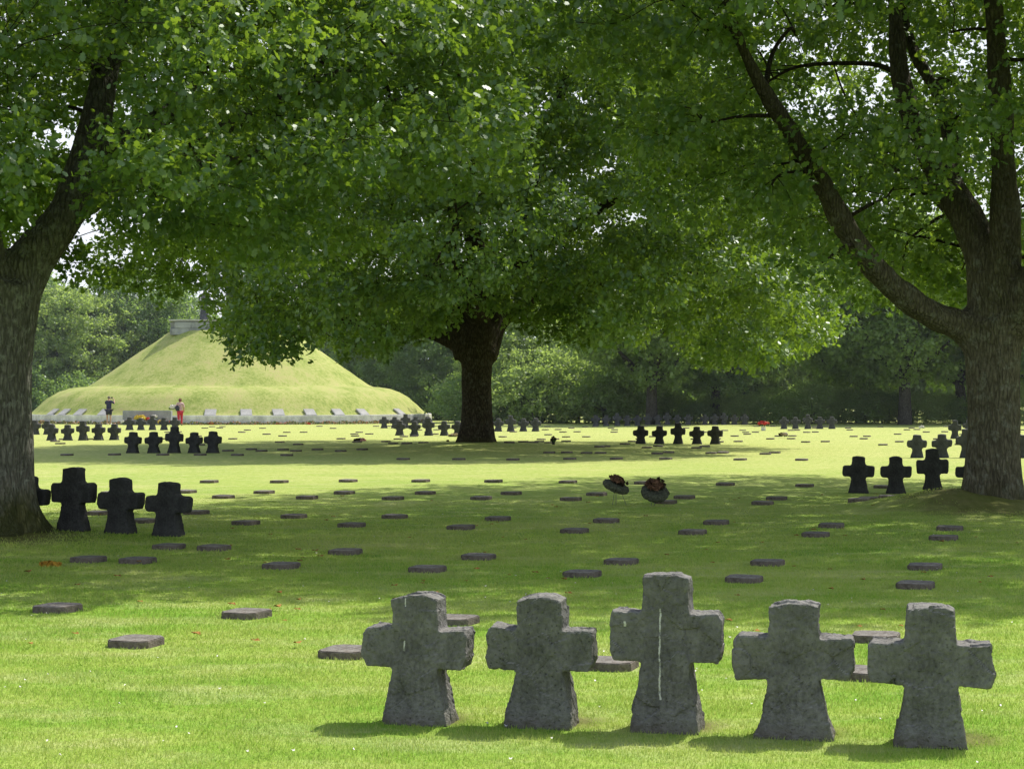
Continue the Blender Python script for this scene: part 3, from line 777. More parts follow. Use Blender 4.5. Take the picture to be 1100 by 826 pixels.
def bouquet(px, py, wpx, mats, label, seed, name='flower_bouquet', pot=None, z=0.0, yoff=0.0, group='flowers on the graves', flat=.8, cat='flowers'):
    Y = gd(py) + yoff; X = (px - 550) / F * Y
    rad = wpx / F * Y / 2
    e = empty(name, (X, Y, gh(X, Y))); tag(e, label, cat, group)
    h = 0.0
    if pot:
        h = rad * 1.0
        pr = [(rad * .32, 0), (rad * .40, h * .15), (rad * .36, h * .5), (rad * .52, h), (rad * .46, h), (rad * .2, h * .7)]
        link('vase', lathe_mesh('vase', pr, 20), pot, e)
    h += z
    link('foliage', petals(45, rad * .9, rad * .22, seed + 50, (0, 0, h - rad * .12), flat * .6), STEMG if pot or z == 0 else STEMG, e)
    for i, m in enumerate(mats):
        ang = i * 2.4 + seed
        c = (0, 0, h + rad * .05) if len(mats) == 1 else (math.cos(ang) * rad * .38, math.sin(ang) * rad * .38, h + rad * .08)
        link('blossom', petals(90, rad * (1.0 if len(mats) == 1 else .68), rad * .2, seed + i, c, flat), m, e)
    return e
Yb = 105.6
def bq(px, wpx, mats, label, seed, z=0.12, cat='flowers'):
    bouquet(px, HOR + EYE * F / (Yb + random.uniform(-.2, .2)), wpx, mats, label, seed, z=z, group='flowers at the foot of the memorial block')
bq(135, 10, [PET_ORANGE, PET_WHITE, PET_RED], 'orange and white flowers at the left end of the memorial block', 1)
bq(142, 8, [PET_WHITE, PET_PINK], 'white and pink bouquet second from left at the memorial block', 2)
bq(151, 14, [PET_YELLOW, PET_YELLOW, PET_ORANGE], 'large yellow bouquet in the middle of the memorial flowers', 3, .35)
bq(160, 9, [PET_RED, PET_PINK], 'red bouquet just right of the yellow one at the memorial', 4, .30)
bq(165.5, 8, [PET_WHITE], 'white bouquet right of the red one at the memorial', 5, .45)
bq(173, 10, [PET_ORANGE, PET_PINK, PET_YELLOW], 'mixed orange bouquet near the right end of the memorial block', 6)
bq(181, 8, [PET_RED, PET_WHITE], 'red and white bouquet at the right end of the memorial block', 7)
bouquet(186, 457.0, 10, [PET_WHITE], 'tall white bouquet on a stand at the left side of the woman', 8, z=.75, pot=WHITE, group='flowers at the foot of the memorial block')
bouquet(228, 456.2, 9, [PET_RED, PET_ORANGE], 'red and orange bouquet at the mound wall right of the woman', 9, group='flowers along the mound wall')
bouquet(298.5, 456.0, 5, [PET_RED], 'small red flowers at the mound wall under the seventh slab', 10, group='flowers along the mound wall')
bouquet(331, 456.0, 6, [PET_RED, PET_ORANGE], 'orange red flowers at the mound wall under the eighth slab', 12, group='flowers along the mound wall')
bouquet(421, 454.6, 15, [PET_RED, PET_ORANGE], 'orange red flower heap at the right end of the mound wall', 13, group='flowers along the mound wall', flat=.35)
bouquet(386, 473.6, 13, [PET_WHITE, DEADBR, PET_PINK], 'withered white and brown grave bouquet on the lawn below the mound', 14, flat=.55)
bouquet(487, 468.8, 13, [PET_BEIGE], 'round beige dried wreath left of the middle oak trunk', 15, flat=.6)
bouquet(481, 474.6, 4, [DEADBR], 'tiny dark withered bunch beside the root of the middle oak', 16, flat=1.2)
bouquet(594.5, 480.4, 8, [DEADBR], 'dark withered pot plant on the lawn right of the middle oak', 17, pot=BLACK, flat=1.3)
bouquet(820, 462.2, 13, [PET_RED], 'bright red flowers in a white vase on the far lawn', 18, pot=WHITE, flat=.55)
bouquet(841.5, 470.6, 11, [PET_WHITE, DEADBR, PET_BEIGE], 'pale wreath with brown centre below the far row of crosses', 19, z=.10, flat=.6)
bouquet(990, 459.8, 7, [PET_WHITE], 'small white bouquet at the far lawn edge left of right oak', 20)
bouquet(1034, 463.0, 5, [PET_WHITE, PET_YELLOW], 'white and yellow bouquet beside the far crosses at right trunk', 21)
bouquet(203, 454.7, 3, [PET_ORANGE], 'single orange clump at the wall right beside the woman', 22, group='flowers along the mound wall')
# low bedding plants along the foot of the ring wall: one mass
def bedding():
    r = np.random.default_rng(4); n = 5200
    a = r.uniform(-PI * .93, -PI * .07, n); rad = 13.95 + r.uniform(-.12, .22, n)
    P = np.stack([MC.x + np.cos(a) * rad, MC.y + np.sin(a) * rad, r.uniform(0.0, .22, n) * (0.5 + .5 * np.sin(a * 37) ** 2)], 1)
    t = r.normal(size=(n, 3)); t /= np.linalg.norm(t, axis=1, keepdims=True)
    b = np.cross(t, r.normal(size=(n, 3))); b /= np.linalg.norm(b, axis=1, keepdims=True)
    s = r.uniform(.03, .06, (n, 1))
    V = np.stack([P + t * s, P + b * s, P - t * s, P - b * s], 1).reshape(-1, 3)
    me = mesh_np('bedding_plants', V, 4, r.random(n))
    m, nt, out = new_mat('bedding')
    at = N(nt, 'ShaderNodeAttribute', attribute_name='lv').outputs['Fac']
    c = ramp(nt, at, [(0.0, (.10, .16, .04)), (0.45, (.30, .30, .10)), (0.62, (.45, .33, .14)), (0.8, (.5, .2, .12)), (0.95, (.6, .5, .4))], 'CONSTANT')
    bsdf(nt, out, c, .9)
    o = link('bedding_plants', me, m); tag(o, 'low reddish bedding plants along the foot of the mound wall', 'flowers', None, 'stuff')
bedding()
# yellow leaf heap on the lawn by the left oak
o = link('leaf_heap', petals(60, .11, .03, 77, (0, 0, .0), .3), flat_mat('yellow_dead_leaf', (.50, .28, .04), .8, .4, 40))
p = gp(54, 608); o.location = (p.x, p.y, .01); tag(o, 'little heap of yellow dead leaves left of the plaque pair', 'leaf heap')

def wreath(px, py, ground_py, wpx, tilt, roll, label, seed):
    Y = gd(ground_py); s = F / Y
    X = (px - 550) / s; zc = EYE + (HOR - py) / s
    e = empty('wreath_stand', (X, Y, gh(X, Y))); tag(e, label, 'wreath', 'dried wreaths on wire stands')
    R = wpx / s / 2
    M = Matrix.Translation((0, 0, zc - gh(X, Y))) @ Matrix.Rotation(roll, 4, 'Y') @ Matrix.Rotation(tilt, 4, 'X')
    pr = [(R * .12, -.055), (R * .6, -.07), (R * .9, -.045), (R, 0), (R * .9, .035), (R * .6, .05), (R * .2, .035), (0.001, .03)]
    me = lathe_mesh('wreath', [(0.001, -.05)] + pr, 48)
    for v in me.vertices:
        d = noise.fractal(v.co * 22 + Vector((seed, 0, 0)), 1, 2, 3) * .022
        v.co += v.co.normalized() * d
    me.transform(M); link('wreath', me, WREATHG, e)
    nd = petals(260, R * .98, .022, seed, (0, 0, 0), .22, False); nd.transform(M); link('conifer_sprig', nd, WREATHG, e)
    fl = petals(80, R * .62, .034, seed + 3, (R * -.1, R * .35, .075), .5); fl.transform(M); link('dried_flower', fl, DRIED, e)
    fl = petals(60, R * .7, .03, seed + 4, (R * .1, R * .45, .065), .45); fl.transform(M); link('dead_leaf', fl, DEADBR, e)
    c = M.translation
    for (dx, dy) in ((-.06, .02), (.0, .05), (.16, -.02)):
        V, f = [], []
        tube(V, f, [Vector((c.x + dx * .3, c.y + dy, c.z - .02)), Vector((c.x + dx, c.y + dy * 1.6, -.03))], [.004, .004], 6)
        link('wire_leg', mesh_pd('wire_leg', V, f), WIRE, e)
wreath(662, 522.5, 542.5, 30, math.radians(12), math.radians(20), 'left dried wreath on a wire stand, tilted edge on', 3)
wreath(703.5, 528.5, 543.5, 31, math.radians(34), math.radians(5), 'right dried wreath on a wire stand, underside facing the camera', 9)

# ------------------------------------------------------------------ trees
OAK_SHAPE = np.array([(0, 0), (.10, .12), (.30, .22), (.20, .36), (.42, .52), (.26, .64), (.32, .82), (.12, .92), (0, 1.0),
                      (-.12, .92), (-.32, .82), (-.26, .64), (-.42, .52), (-.20, .36), (-.30, .22), (-.10, .12)])
HEX_SHAPE = np.array([(0, 0), (.30, .28), (.34, .66), (0, 1.0), (-.34, .66), (-.30, .28)])
OAK_SHAPE = OAK_SHAPE * np.array([.85, 1]); HEX_SHAPE = HEX_SHAPE * np.array([.8, 1])
QUAD_SHAPE = np.array([(0, 0), (.42, .5), (0, 1.0), (-.42, .5)])
def unit(a): return a / np.maximum(np.linalg.norm(a, axis=1, keepdims=True), 1e-9)
def leaves(clumps, per_spray, spray_density, size, shape, rng, jitter=.5, droop=.15, flat=.6):
    """clumps: list of (x,y,z,r); each is filled with leafy sprays, more near its skin"""
    pos, dirs, tone = [], [], []
    for (x, y, z, r) in clumps:
        n = max(3, int(spray_density * r * r))
        d = unit(rng.normal(size=(n, 3)))
        rad = r * rng.uniform(.25, 1.0, (n, 1)) ** .6
        q = d * rad * np.array([1.15, 1.15, flat])
        tone.append(np.full(n, rng.random()))
        pos.append(q + np.array([x, y, z])); dirs.append(unit(d + rng.normal(0, .4, (n, 3)) + np.array([0, 0, -.15])))
    pos = np.concatenate(pos); dirs = np.concatenate(dirs); tone = np.concatenate(tone)
    n = len(pos)
    P = np.repeat(pos, per_spray, 0); D = np.repeat(dirs, per_spray, 0); m = len(P)
    L = unit(D * .55 + rng.normal(0, .62, (m, 3)) + np.array([0, 0, -droop]))
    B = P + D * rng.uniform(-.5, .5, (m, 1)) * size * 2.2 + rng.normal(0, size * jitter, (m, 3))
    nr = np.array([0, 0, .75]) + D * .45 + rng.normal(0, .5, (m, 3))
    Xa = unit(np.cross(nr, L)); Nn = np.cross(Xa, L)
    s = size * rng.uniform(.5, 1.35, (m, 1))
    k = len(shape)
    V = np.empty((m, k, 3))
    for i, (a, b) in enumerate(shape):
        V[:, i] = B + Xa * (a * s) + L * (b * s) - Nn * (abs(a) * .25 + (b - .4) ** 2 * .2) * s * -1
    lv = np.clip(np.repeat(rng.random(n) * .35 + tone * .4, per_spray) + rng.random(m) * .35 - .05, 0, 1)
    return mesh_np('crown', V.reshape(-1, 3), k, lv)
def poisson(rng, n, sampler, accept, mind, tries=60000):
    out = []; cells = {}
    for _ in range(tries):
        p = sampler()
        if not accept(p): continue
        key = tuple(int(math.floor(c / mind)) for c in p)
        ok = True
        for a in (-1, 0, 1):
            for b in (-1, 0, 1):
                for c in (-1, 0, 1):
                    for q in cells.get((key[0] + a, key[1] + b, key[2] + c), ()):
                        if (q[0] - p[0]) ** 2 + (q[1] - p[1]) ** 2 + (q[2] - p[2]) ** 2 < mind * mind: ok = False
        if ok:
            cells.setdefault(key, []).append(p); out.append(p)
            if len(out) >= n: break
    return out
def trunk_mesh(limbs, base, voxel, flare, seed, ridge=.012):
    V, f = [], []
    for P, R in limbs:
        Q = catmull(P, 5); tube(V, f, Q, lerp_list(R, len(Q)), 14)
    me = mesh_pd('trunk', V, f)
    me = evaluated(me, [('REMESH', dict(mode='VOXEL', voxel_size=voxel)), ('SMOOTH', dict(factor=0.5, iterations=6))])
    nr = [v.normal.copy() for v in me.vertices]
    for v, nn in zip(me.vertices, nr):
        p = v.co
        dx, dy = p.x - base.x, p.y - base.y
        rr = math.hypot(dx, dy)
        if p.z < 1.6 and rr > 1e-4:
            a = math.atan2(dy, dx)
            g = flare * math.exp(-max(p.z, 0) / .32) * (.55 + .45 * math.cos(5 * a + seed) * math.cos(2 * a + seed * 2))
            p = Vector((p.x + dx * g, p.y + dy * g, p.z))
        q = Vector((p.x * 7 + seed, p.y * 7, p.z * 1.1))
        v.co = p + nn * (noise.fractal(q, 1, 2, 3) * ridge * 1.6 + noise.noise(p * 1.7) * ridge * 2)
    me.update(); return me
def branch_mesh(limb_pts, clumps, rng, r0, sides=6):
    """boughs that grow outwards: each clump hangs on the nearest limb or earlier bough, and ends in twigs"""
    nodes = [tuple(p) for p in limb_pts]; rad = [r0 * 1.7] * len(nodes); V, f = [], []
    LP = np.array(nodes)
    order = sorted(clumps, key=lambda c: float(np.min(np.linalg.norm(LP - np.array(c[:3]), axis=1))))
    for (x, y, z, r) in order:
        c = np.array((x, y, z)); A = np.array(nodes)
        d = np.linalg.norm(A - c, axis=1) + np.maximum(0, A[:, 2] - z) * .6 + np.where(np.array(rad) < .006, 1.5, 0)
        k = int(np.argmin(d)); a = A[k]; ra = rad[k]
        ln = np.linalg.norm(c - a)
        if ln < .25: continue
        wig = lambda q: np.array([rng.normal(0, q), rng.normal(0, q), rng.normal(q * .7, q * .7)]) * ln
        m1 = a + (c - a) * .35 + wig(.10); m2 = a + (c - a) * .70 + wig(.09)
        rb = min(ra * .72, r0 * (.35 + ln * .22))
        Q = catmull([a, m1, m2, c], 4); RR = lerp_list([rb, rb * .8, rb * .6, rb * .4], len(Q))
        tube(V, f, Q, RR, sides)
        for q in range(3, len(Q), 2): nodes.append(tuple(Q[q])); rad.append(RR[q])
        for _ in range(4):
            t = unit(rng.normal(size=(1, 3)))[0] * np.array([1, 1, .6]) * r * .85
            s_ = Q[-2 - rng.integers(0, 4)]; rt = max(.004, rb * .25)
            tube(V, f, [Vector(s_), Vector(s_) * .5 + Vector(c + t) * .5 + Vector((0, 0, .05)), Vector(c + t)], [rt, rt * .7, rt * .3], 4, False)
    return mesh_pd('branches', V, f)
def limb_points(limbs, lo=2.0):
    out = []
    for P, R in limbs:
        out += [p for p in catmull(P, 6) if p.z > lo]
    return out
def build_tree(base, limbs, clumps, bark, leafm, label, voxel, flare, size, shape, per, dens, seed, rb, name='oak_tree', group='big oaks'):
    rng = np.random.default_rng(seed)
    e = empty(name, (base.x, base.y, 0)); tag(e, label, 'tree', group)
    off = Matrix.Translation((-base.x, -base.y, 0))
    tm = trunk_mesh(limbs, base, voxel, flare, seed); tm.transform(off); link('trunk', tm, bark, e, True)
    bm_ = branch_mesh(limb_points(limbs), clumps, rng, rb); bm_.transform(off); link('branch', bm_, BARK_C if bark is not BARK_FAR else bark, e, True)
    cm_ = leaves(clumps, per, dens, size, shape, rng); cm_.transform(off); link('crown', cm_, leafm, e)
    return e

def P3(lst, Y):   # limb control points: (px, py, depth offset)
    return [pt(a[0], a[1], Y + (a[2] if len(a) > 2 else 0)) for a in lst]

# --- left oak
YL = 20.5
b = LT.copy()
limbsL = [
 ([Vector((b.x, b.y, -.3)), Vector((b.x, b.y, .5)), pt(-9, 420, YL), pt(-7, 350, YL), pt(2, 300, YL)], [.56, .50, .475, .50, .47]),
 (P3([(-2, 340), (30, 285, .1), (72, 225, .2), (98, 150, .3), (112, 80, .5), (138, 0, .7), (165, -120, 1.0), (190, -300, 1.3)], YL), [.36, .29, .22, .19, .165, .14, .10, .05]),
 (P3([(-12, 340), (-25, 270, -.2), (-40, 180, -.5), (-60, 60, -.8), (-70, -120, -1)], YL), [.36, .30, .24, .18, .08]),
 (P3([(70, 232, .2), (130, 197, .6), (210, 178, 1.2), (300, 163, 1.8), (380, 130, 2.4), (460, 90, 2.6)], YL), [.17, .14, .115, .09, .065, .03]),
 (P3([(150, 192, .7), (220, 150, -.2), (290, 110, -.8), (345, 85, -1.2), (420, 60, -1.6)], YL), [.13, .105, .085, .07, .03]),
 (P3([(100, 160, .3), (150, 140, 1.2), (190, 110, 2.0), (225, 50, 2.8), (250, -40, 3.4)], YL), [.16, .14, .12, .10, .06]),
 (P3([(-20, 300), (-60, 240, -1.5), (-90, 200, -3.0), (-100, 120, -4.4)], YL), [.28, .2, .15, .07]),
]
r_ = random.Random(3)
def low_l(px):  # lowest foliage row of this tree across the picture
    return float(np.interp(px, [-200, 0, 40, 60, 110, 150, 210, 300, 380, 440, 500, 520], [250, 275, 245, 262, 300, 306, 300, 312, 285, 255, 200, 120]))
def samp_l():
    return (r_.uniform(-15, 1.2), r_.uniform(13.2, 28), r_.uniform(2.6, 12.5))
def acc_l(p):
    x, y, z = p
    dx, dy = (x - (b.x + .2)) / 6.9, (y - YL) / 7.0
    rho = dx * dx + dy * dy + ((z - 4.2) / 8.6) ** 2 * (1 if z > 4.2 else 3)
    if rho > 1: return False
    if rho < .22 and r_.random() < .45: return False
    px = 550 + x / y * F; py = HOR - (z - EYE) / y * F
    if py > low_l(px) - 12 - 25 * (r_.random()): return False
    if px > 515: return False
    if y < YL + 1.1:                              # the rising limb stays in view
        for (qx, qy, qr) in ((8, 300, 85), (45, 265, 74), (75, 222, 64), (96, 165, 52), (108, 105, 44), (122, 50, 36)):
            if (px - qx) ** 2 + (py - qy) ** 2 < qr ** 2: return False
    if 70 < px < 105 and 215 < py < 275: return False
    return True
cl = poisson(r_, 460, samp_l, acc_l, .92)
clL = [(x, y, z, r_.uniform(.40, .82)) for x, y, z in cl]
clL += [(*pt(px, py, YL + d), r) for px, py, d, r in [(2, 205, 1.8, .5), (18, 215, 2.2, .5), (5, 240, 2.0, .5), (-15, 225, 1.5, .6), (25, 190, 1.8, .5), (75, 278, .6, .30), (95, 295, 1.0, .28), (62, 262, .4, .26), (175, 305, 2.5, .42), (130, 295, 2.0, .4)]]
build_tree(b, limbsL, clL, BARK_A, OAK_LEAF, 'broad oak with lichen spotted trunk at the left frame edge', .045, .75, .082, OAK_SHAPE, 10, 205, 21, .05)

# --- right oak
YR = 25.4
b2 = RT.copy()
CR = Vector((8.0, 28.4, 0))      # centre of the crown, set behind the trunk for the shade it casts
limbsR = [
 ([Vector((b2.x, b2.y, -.2)), Vector((b2.x, b2.y, .6)), pt(1068, 450, YR), pt(1067, 390, YR), pt(1066, 345, YR)], [.43, .395, .37, .385, .43]),
 (P3([(1052, 375), (1036, 352), (1000, 337, -.2), (950, 300, -.5), (915, 255, -.8), (885, 200, -1.0), (855, 150, -1.3), (822, 98, -1.6), (795, 45, -1.8), (770, -30, -2)], YR), [0.226, 0.235, 0.209, 0.191, 0.17, 0.148, 0.126, 0.104, 0.087, 0.044]),
 (P3([(1064, 360), (1060, 290), (1040, 235, .2), (1012, 190, .4), (985, 140, .7), (968, 80, 1.0), (962, 10, 1.2), (955, -80, 1.5)], YR), [0.331, 0.287, 0.252, 0.226, 0.183, 0.148, 0.113, 0.061]),
 (P3([(1022, 205, .3), (1022, 150, .9), (1008, 100, 1.4), (985, 60, 1.8), (970, 10, 2.2), (960, -60, 2.5)], YR), [0.174, 0.131, 0.113, 0.096, 0.078, 0.044]),
 (P3([(1072, 350), (1080, 270, -.3), (1078, 180, -.6), (1074, 90, -.9), (1068, 0, -1.2), (1060, -140, -1.5)], YR), [0.287, 0.235, 0.191, 0.165, 0.131, 0.07]),
 (P3([(1080, 365), (1105, 310, -.5), (1145, 240, -1.2), (1200, 150, -2.0), (1240, 60, -3)], YR), [0.278, 0.244, 0.191, 0.139, 0.07]),
 (P3([(1060, 300), (1040, 260, 1.8), (1010, 215, 4), (960, 180, 6), (900, 150, 7.5)], YR), [0.174, 0.139, 0.104, 0.078, 0.044]),
]
def low_r(px):
    return float(np.interp(px, [640, 690, 740, 800, 860, 900, 960, 1000, 1030, 1060, 1100, 1200], [90, 190, 235, 265, 290, 318, 345, 352, 352, 330, 318, 330]))
def samp_r():
    return (r_.uniform(-1, 18), r_.uniform(15.5, 41), r_.uniform(3.4, 15.5))
def acc_r(p):
    x, y, z = p
    dx = (x - CR.x + .2) / 8.8; dy = (y - (27.6 if y < 27.6 else 28.6)) / (11.3 if y < 27.6 else 10)
    rho = dx * dx + dy * dy + ((z - 5.5) / 10) ** 2 * (1 if z > 5.5 else 4)
    if rho > 1: return False
    if rho < .25 and r_.random() < .45: return False
    px = 550 + x / y * F; py = HOR - (z - EYE) / y * F
    if py > low_r(px) - 14 - 30 * r_.random(): return False
    if y < 22.5 and py > -25 - 3 * (y - 20): return False  # unseen near foliage kept above the frame, added for its shade
    # open window so that the big limbs read against the leaves behind
    if y < YR + 1.2 and py > 20:
        for (qx, qy) in ((1000, 337), (950, 300), (915, 255), (885, 200), (855, 150), (1055, 280), (1030, 220), (1000, 170), (978, 110), (1075, 300), (1078, 200)):
            if (px - qx) ** 2 + (py - qy) ** 2 < 34 ** 2: return False
    return True
cl = poisson(r_, 640, samp_r, acc_r, 1.06)
clR = [(x, y, z, r_.uniform(.5, 1.0)) for x, y, z in cl]
build_tree(b2, limbsR, clR, BARK_B, OAK_LEAF, 'forked oak with smooth brown trunk on a grass mound at right', .05, .32, .105, OAK_SHAPE, 10, 100, 22, .055)

# --- middle oak
YM = 57.8
b3 = MT.copy()
limbsM = [
 ([Vector((b3.x, b3.y, -.2)), Vector((b3.x, b3.y, .5)), pt(512, 430, YM), pt(512, 395, YM), pt(512, 350, YM)], [.60, .56, .50, .52, .66]),
 (P3([(500, 385), (490, 345), (470, 300, -.6), (440, 250, -1.2), (400, 190, -2), (360, 120, -2.5)], YM), [.38, .36, .28, .24, .18, .08]),
 (P3([(495, 372), (455, 356, .5), (410, 352, 1), (350, 340, 1.5), (280, 330, 1.5)], YM), [.26, .20, .16, .12, .05]),
 (P3([(520, 385), (530, 340, .5), (545, 280, 1), (570, 200, 1), (600, 110, 1.5), (620, 30, 2)], YM), [.40, .36, .30, .24, .18, .08]),
 (P3([(524, 385), (540, 345, .6), (580, 318, 1.2), (660, 300, 1.5), (760, 292, 1.0), (840, 290, .5)], YM), [.32, .25, .19, .15, .09, .05]),
 (P3([(512, 350), (512, 290, -1), (505, 210, -2), (500, 100, -2.5), (495, 0, -3)], YM), [.45, .34, .27, .2, .08]),
 (P3([(512, 345), (500, 310, -3), (490, 280, -6), (485, 250, -9)], YM), [.3, .24, .16, .06]),
 (P3([(512, 345), (540, 300, 3), (560, 260, 6), (570, 230, 9)], YM), [.3, .24, .16, .06]),
 (P3([(545, 290, 1), (620, 240, 0), (700, 190, -1), (780, 150, -2)], YM), [.24, .18, .13, .05]),
]
def low_m(px):
    return float(np.interp(px, [170, 195, 212, 236, 246, 262, 300, 330, 370, 420, 470, 500, 540, 580, 640, 700, 760, 810, 860, 890, 910], [330, 325, 322, 326, 398, 402, 394, 376, 392, 388, 372, 345, 348, 368, 378, 382, 398, 404, 392, 378, 340]))
def samp_m():
    return (r_.uniform(-12.5, 12.5), r_.uniform(45, 71), r_.uniform(2.2, 17.5))
def acc_m(p):
    x, y, z = p
    dx = (x - b3.x) / (10.4 if x < b3.x else 11.6); dy = (y - YM) / 11.5
    rho = dx * dx + dy * dy + ((z - 5.5) / 12) ** 2 * (1 if z > 5.5 else 4)
    rho = dx * dx + dy * dy + (((z - 5.5) / 12.2) ** 2 if z > 5.5 else 0)
    if rho > 1: return False
    if rho < .42 and r_.random() < .55: return False
    px = 550 + x / y * F; py = HOR - (z - EYE) / y * F
    if py > low_m(px) - 18 - 14 * r_.random(): return False
    rr = math.hypot(dx, dy)
    if z < 4.9 - 2.2 * rr * rr: return False
    if 470 < px < 560 and py > 330 and y < YM: return False
    return True
cl = poisson(r_, 640, samp_m, acc_m, 1.2)
clM = [(x, y, z, r_.uniform(.55, 1.12)) for x, y, z in cl]
clM += [(*pt(px, py, YM + d), r) for px, py, d, r in [(258, 362, -3, .5), (222, 300, -2, .6), (206, 296, -2, .55), (236, 312, -3, .6), (190, 305, -1, .5), (228, 326, -3, .35), (264, 382, -4, .55), (285, 378, -4, .6), (305, 372, -3, .55), (322, 360, -3, .5), (268, 345, -4, .6), (290, 345, -4, .9), (380, 375, 0, .6), (410, 372, -2, .6), (440, 365, -2, .5), (800, 388, -3, .6), (770, 382, -4, .7), (830, 380, -2, .7), (865, 365, -1, .8), (890, 345, 0, .7), (555, 318, -4, .7), (548, 338, -4, .6), (530, 322, -5, .6), (592, 350, -4, .6), (625, 362, -4, .6), (580, 330, -4.5, .75), (612, 338, -5, .75), (645, 352, -5, .7), (600, 305, -4.5, .8), (545, 300, -5, .7), (570, 345, -3, .5), (470, 345, -3, .5), (455, 350, -3, .6), (432, 352, -3, .6), (470, 358, -4, .45), (412, 362, -2, .6), (485, 325, -4.5, .6), (450, 340, -4, .7)]]
build_tree(b3, limbsM, clM, BARK_C, OAK_LEAF, 'huge spreading oak with dark trunk in the middle of the lawn', .075, .55, .165, HEX_SHAPE, 11, 62, 23, .07)

# --- trees and bushes beyond the lawn
def far_proto(name, h, rx, zb, leafm, seed, lsize, ncl, cr, trunk_r, dens=46, lean=0.0, shape=QUAD_SHAPE):
    rng = np.random.default_rng(seed); rr = random.Random(seed)
    limbs = []
    if trunk_r > 0:
        top = Vector((lean, 0, h * .62)); fk = Vector((lean * .3, 0, max(zb * .9, h * .22)))
        limbs.append(([Vector((0, 0, -.3)), Vector((0, 0, fk.z * .5)), fk, top], [trunk_r * 1.3, trunk_r, trunk_r * .9, trunk_r * .3]))
        for k in range(6):
            a = k * 2 * PI / 6 + rr.uniform(-.4, .4)
            limbs.append(([fk, fk + Vector((math.cos(a) * rx * .32, math.sin(a) * rx * .32, h * .10)), fk + Vector((math.cos(a) * rx * .7, math.sin(a) * rx * .7, h * rr.uniform(.12, .42)))],
                          [trunk_r * .6, trunk_r * .4, trunk_r * .12]))
    def s_(): return (rr.uniform(-rx, rx), rr.uniform(-rx, rx), rr.uniform(zb, h))
    zc = zb + (h - zb) * .42
    def a_(p):
        dz = (p[2] - zc) / ((h - zc) if p[2] > zc else (zc - zb + .01))
        rho = (p[0] ** 2 + p[1] ** 2) / rx ** 2 * (1 + .25 * noise.noise(Vector(p) * .6)) + dz * dz
        return rho < 1 and (rho > .3 or rr.random() < .3)
    cl = [(*p, rr.uniform(.5, 1.0) * cr) for p in poisson(rr, ncl, s_, a_, cr * 1.05, 20000)]
    e = empty(name)
    if limbs:
        V, f = [], []
        for P, R in limbs:
            Q = catmull(P, 3); tube(V, f, Q, lerp_list(R, len(Q)), 8)
        link('trunk', mesh_pd('trunk', V, f), BARK_FAR, e, True)
    link('crown', leaves(cl, 7, dens, lsize, shape, rng), leafm, e)
    return e
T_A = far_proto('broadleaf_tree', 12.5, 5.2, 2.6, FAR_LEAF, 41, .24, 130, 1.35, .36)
T_B = far_proto('broadleaf_tree', 11.5, 5.0, 2.4, HAZE_LEAF, 42, .24, 130, 1.3, .34, lean=.8)
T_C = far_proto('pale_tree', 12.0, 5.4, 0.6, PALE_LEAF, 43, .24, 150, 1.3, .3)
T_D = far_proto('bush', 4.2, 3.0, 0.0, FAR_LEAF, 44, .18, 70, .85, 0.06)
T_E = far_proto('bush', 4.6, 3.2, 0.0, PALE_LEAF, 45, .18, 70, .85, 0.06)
T_F = far_proto('broadleaf_tree', 13.5, 5.6, 0.8, HAZE_LEAF, 46, .24, 160, 1.4, .3)
T_G = far_proto('bush', 3.6, 3.2, 0.0, HAZE_LEAF, 47, .18, 70, .85, 0.06)
seen = set()
def put(proto, px, Y, s, rz, label, cat, group, sz=None):
    if proto.name in seen: o = copy_tree(proto)
    else: seen.add(proto.name); o = proto
    o.location = ((px - 550) / F * Y, Y, -.05); o.rotation_euler = (0, 0, rz); o.scale = (s, s, sz or s)
    tag(o, label, cat, group)
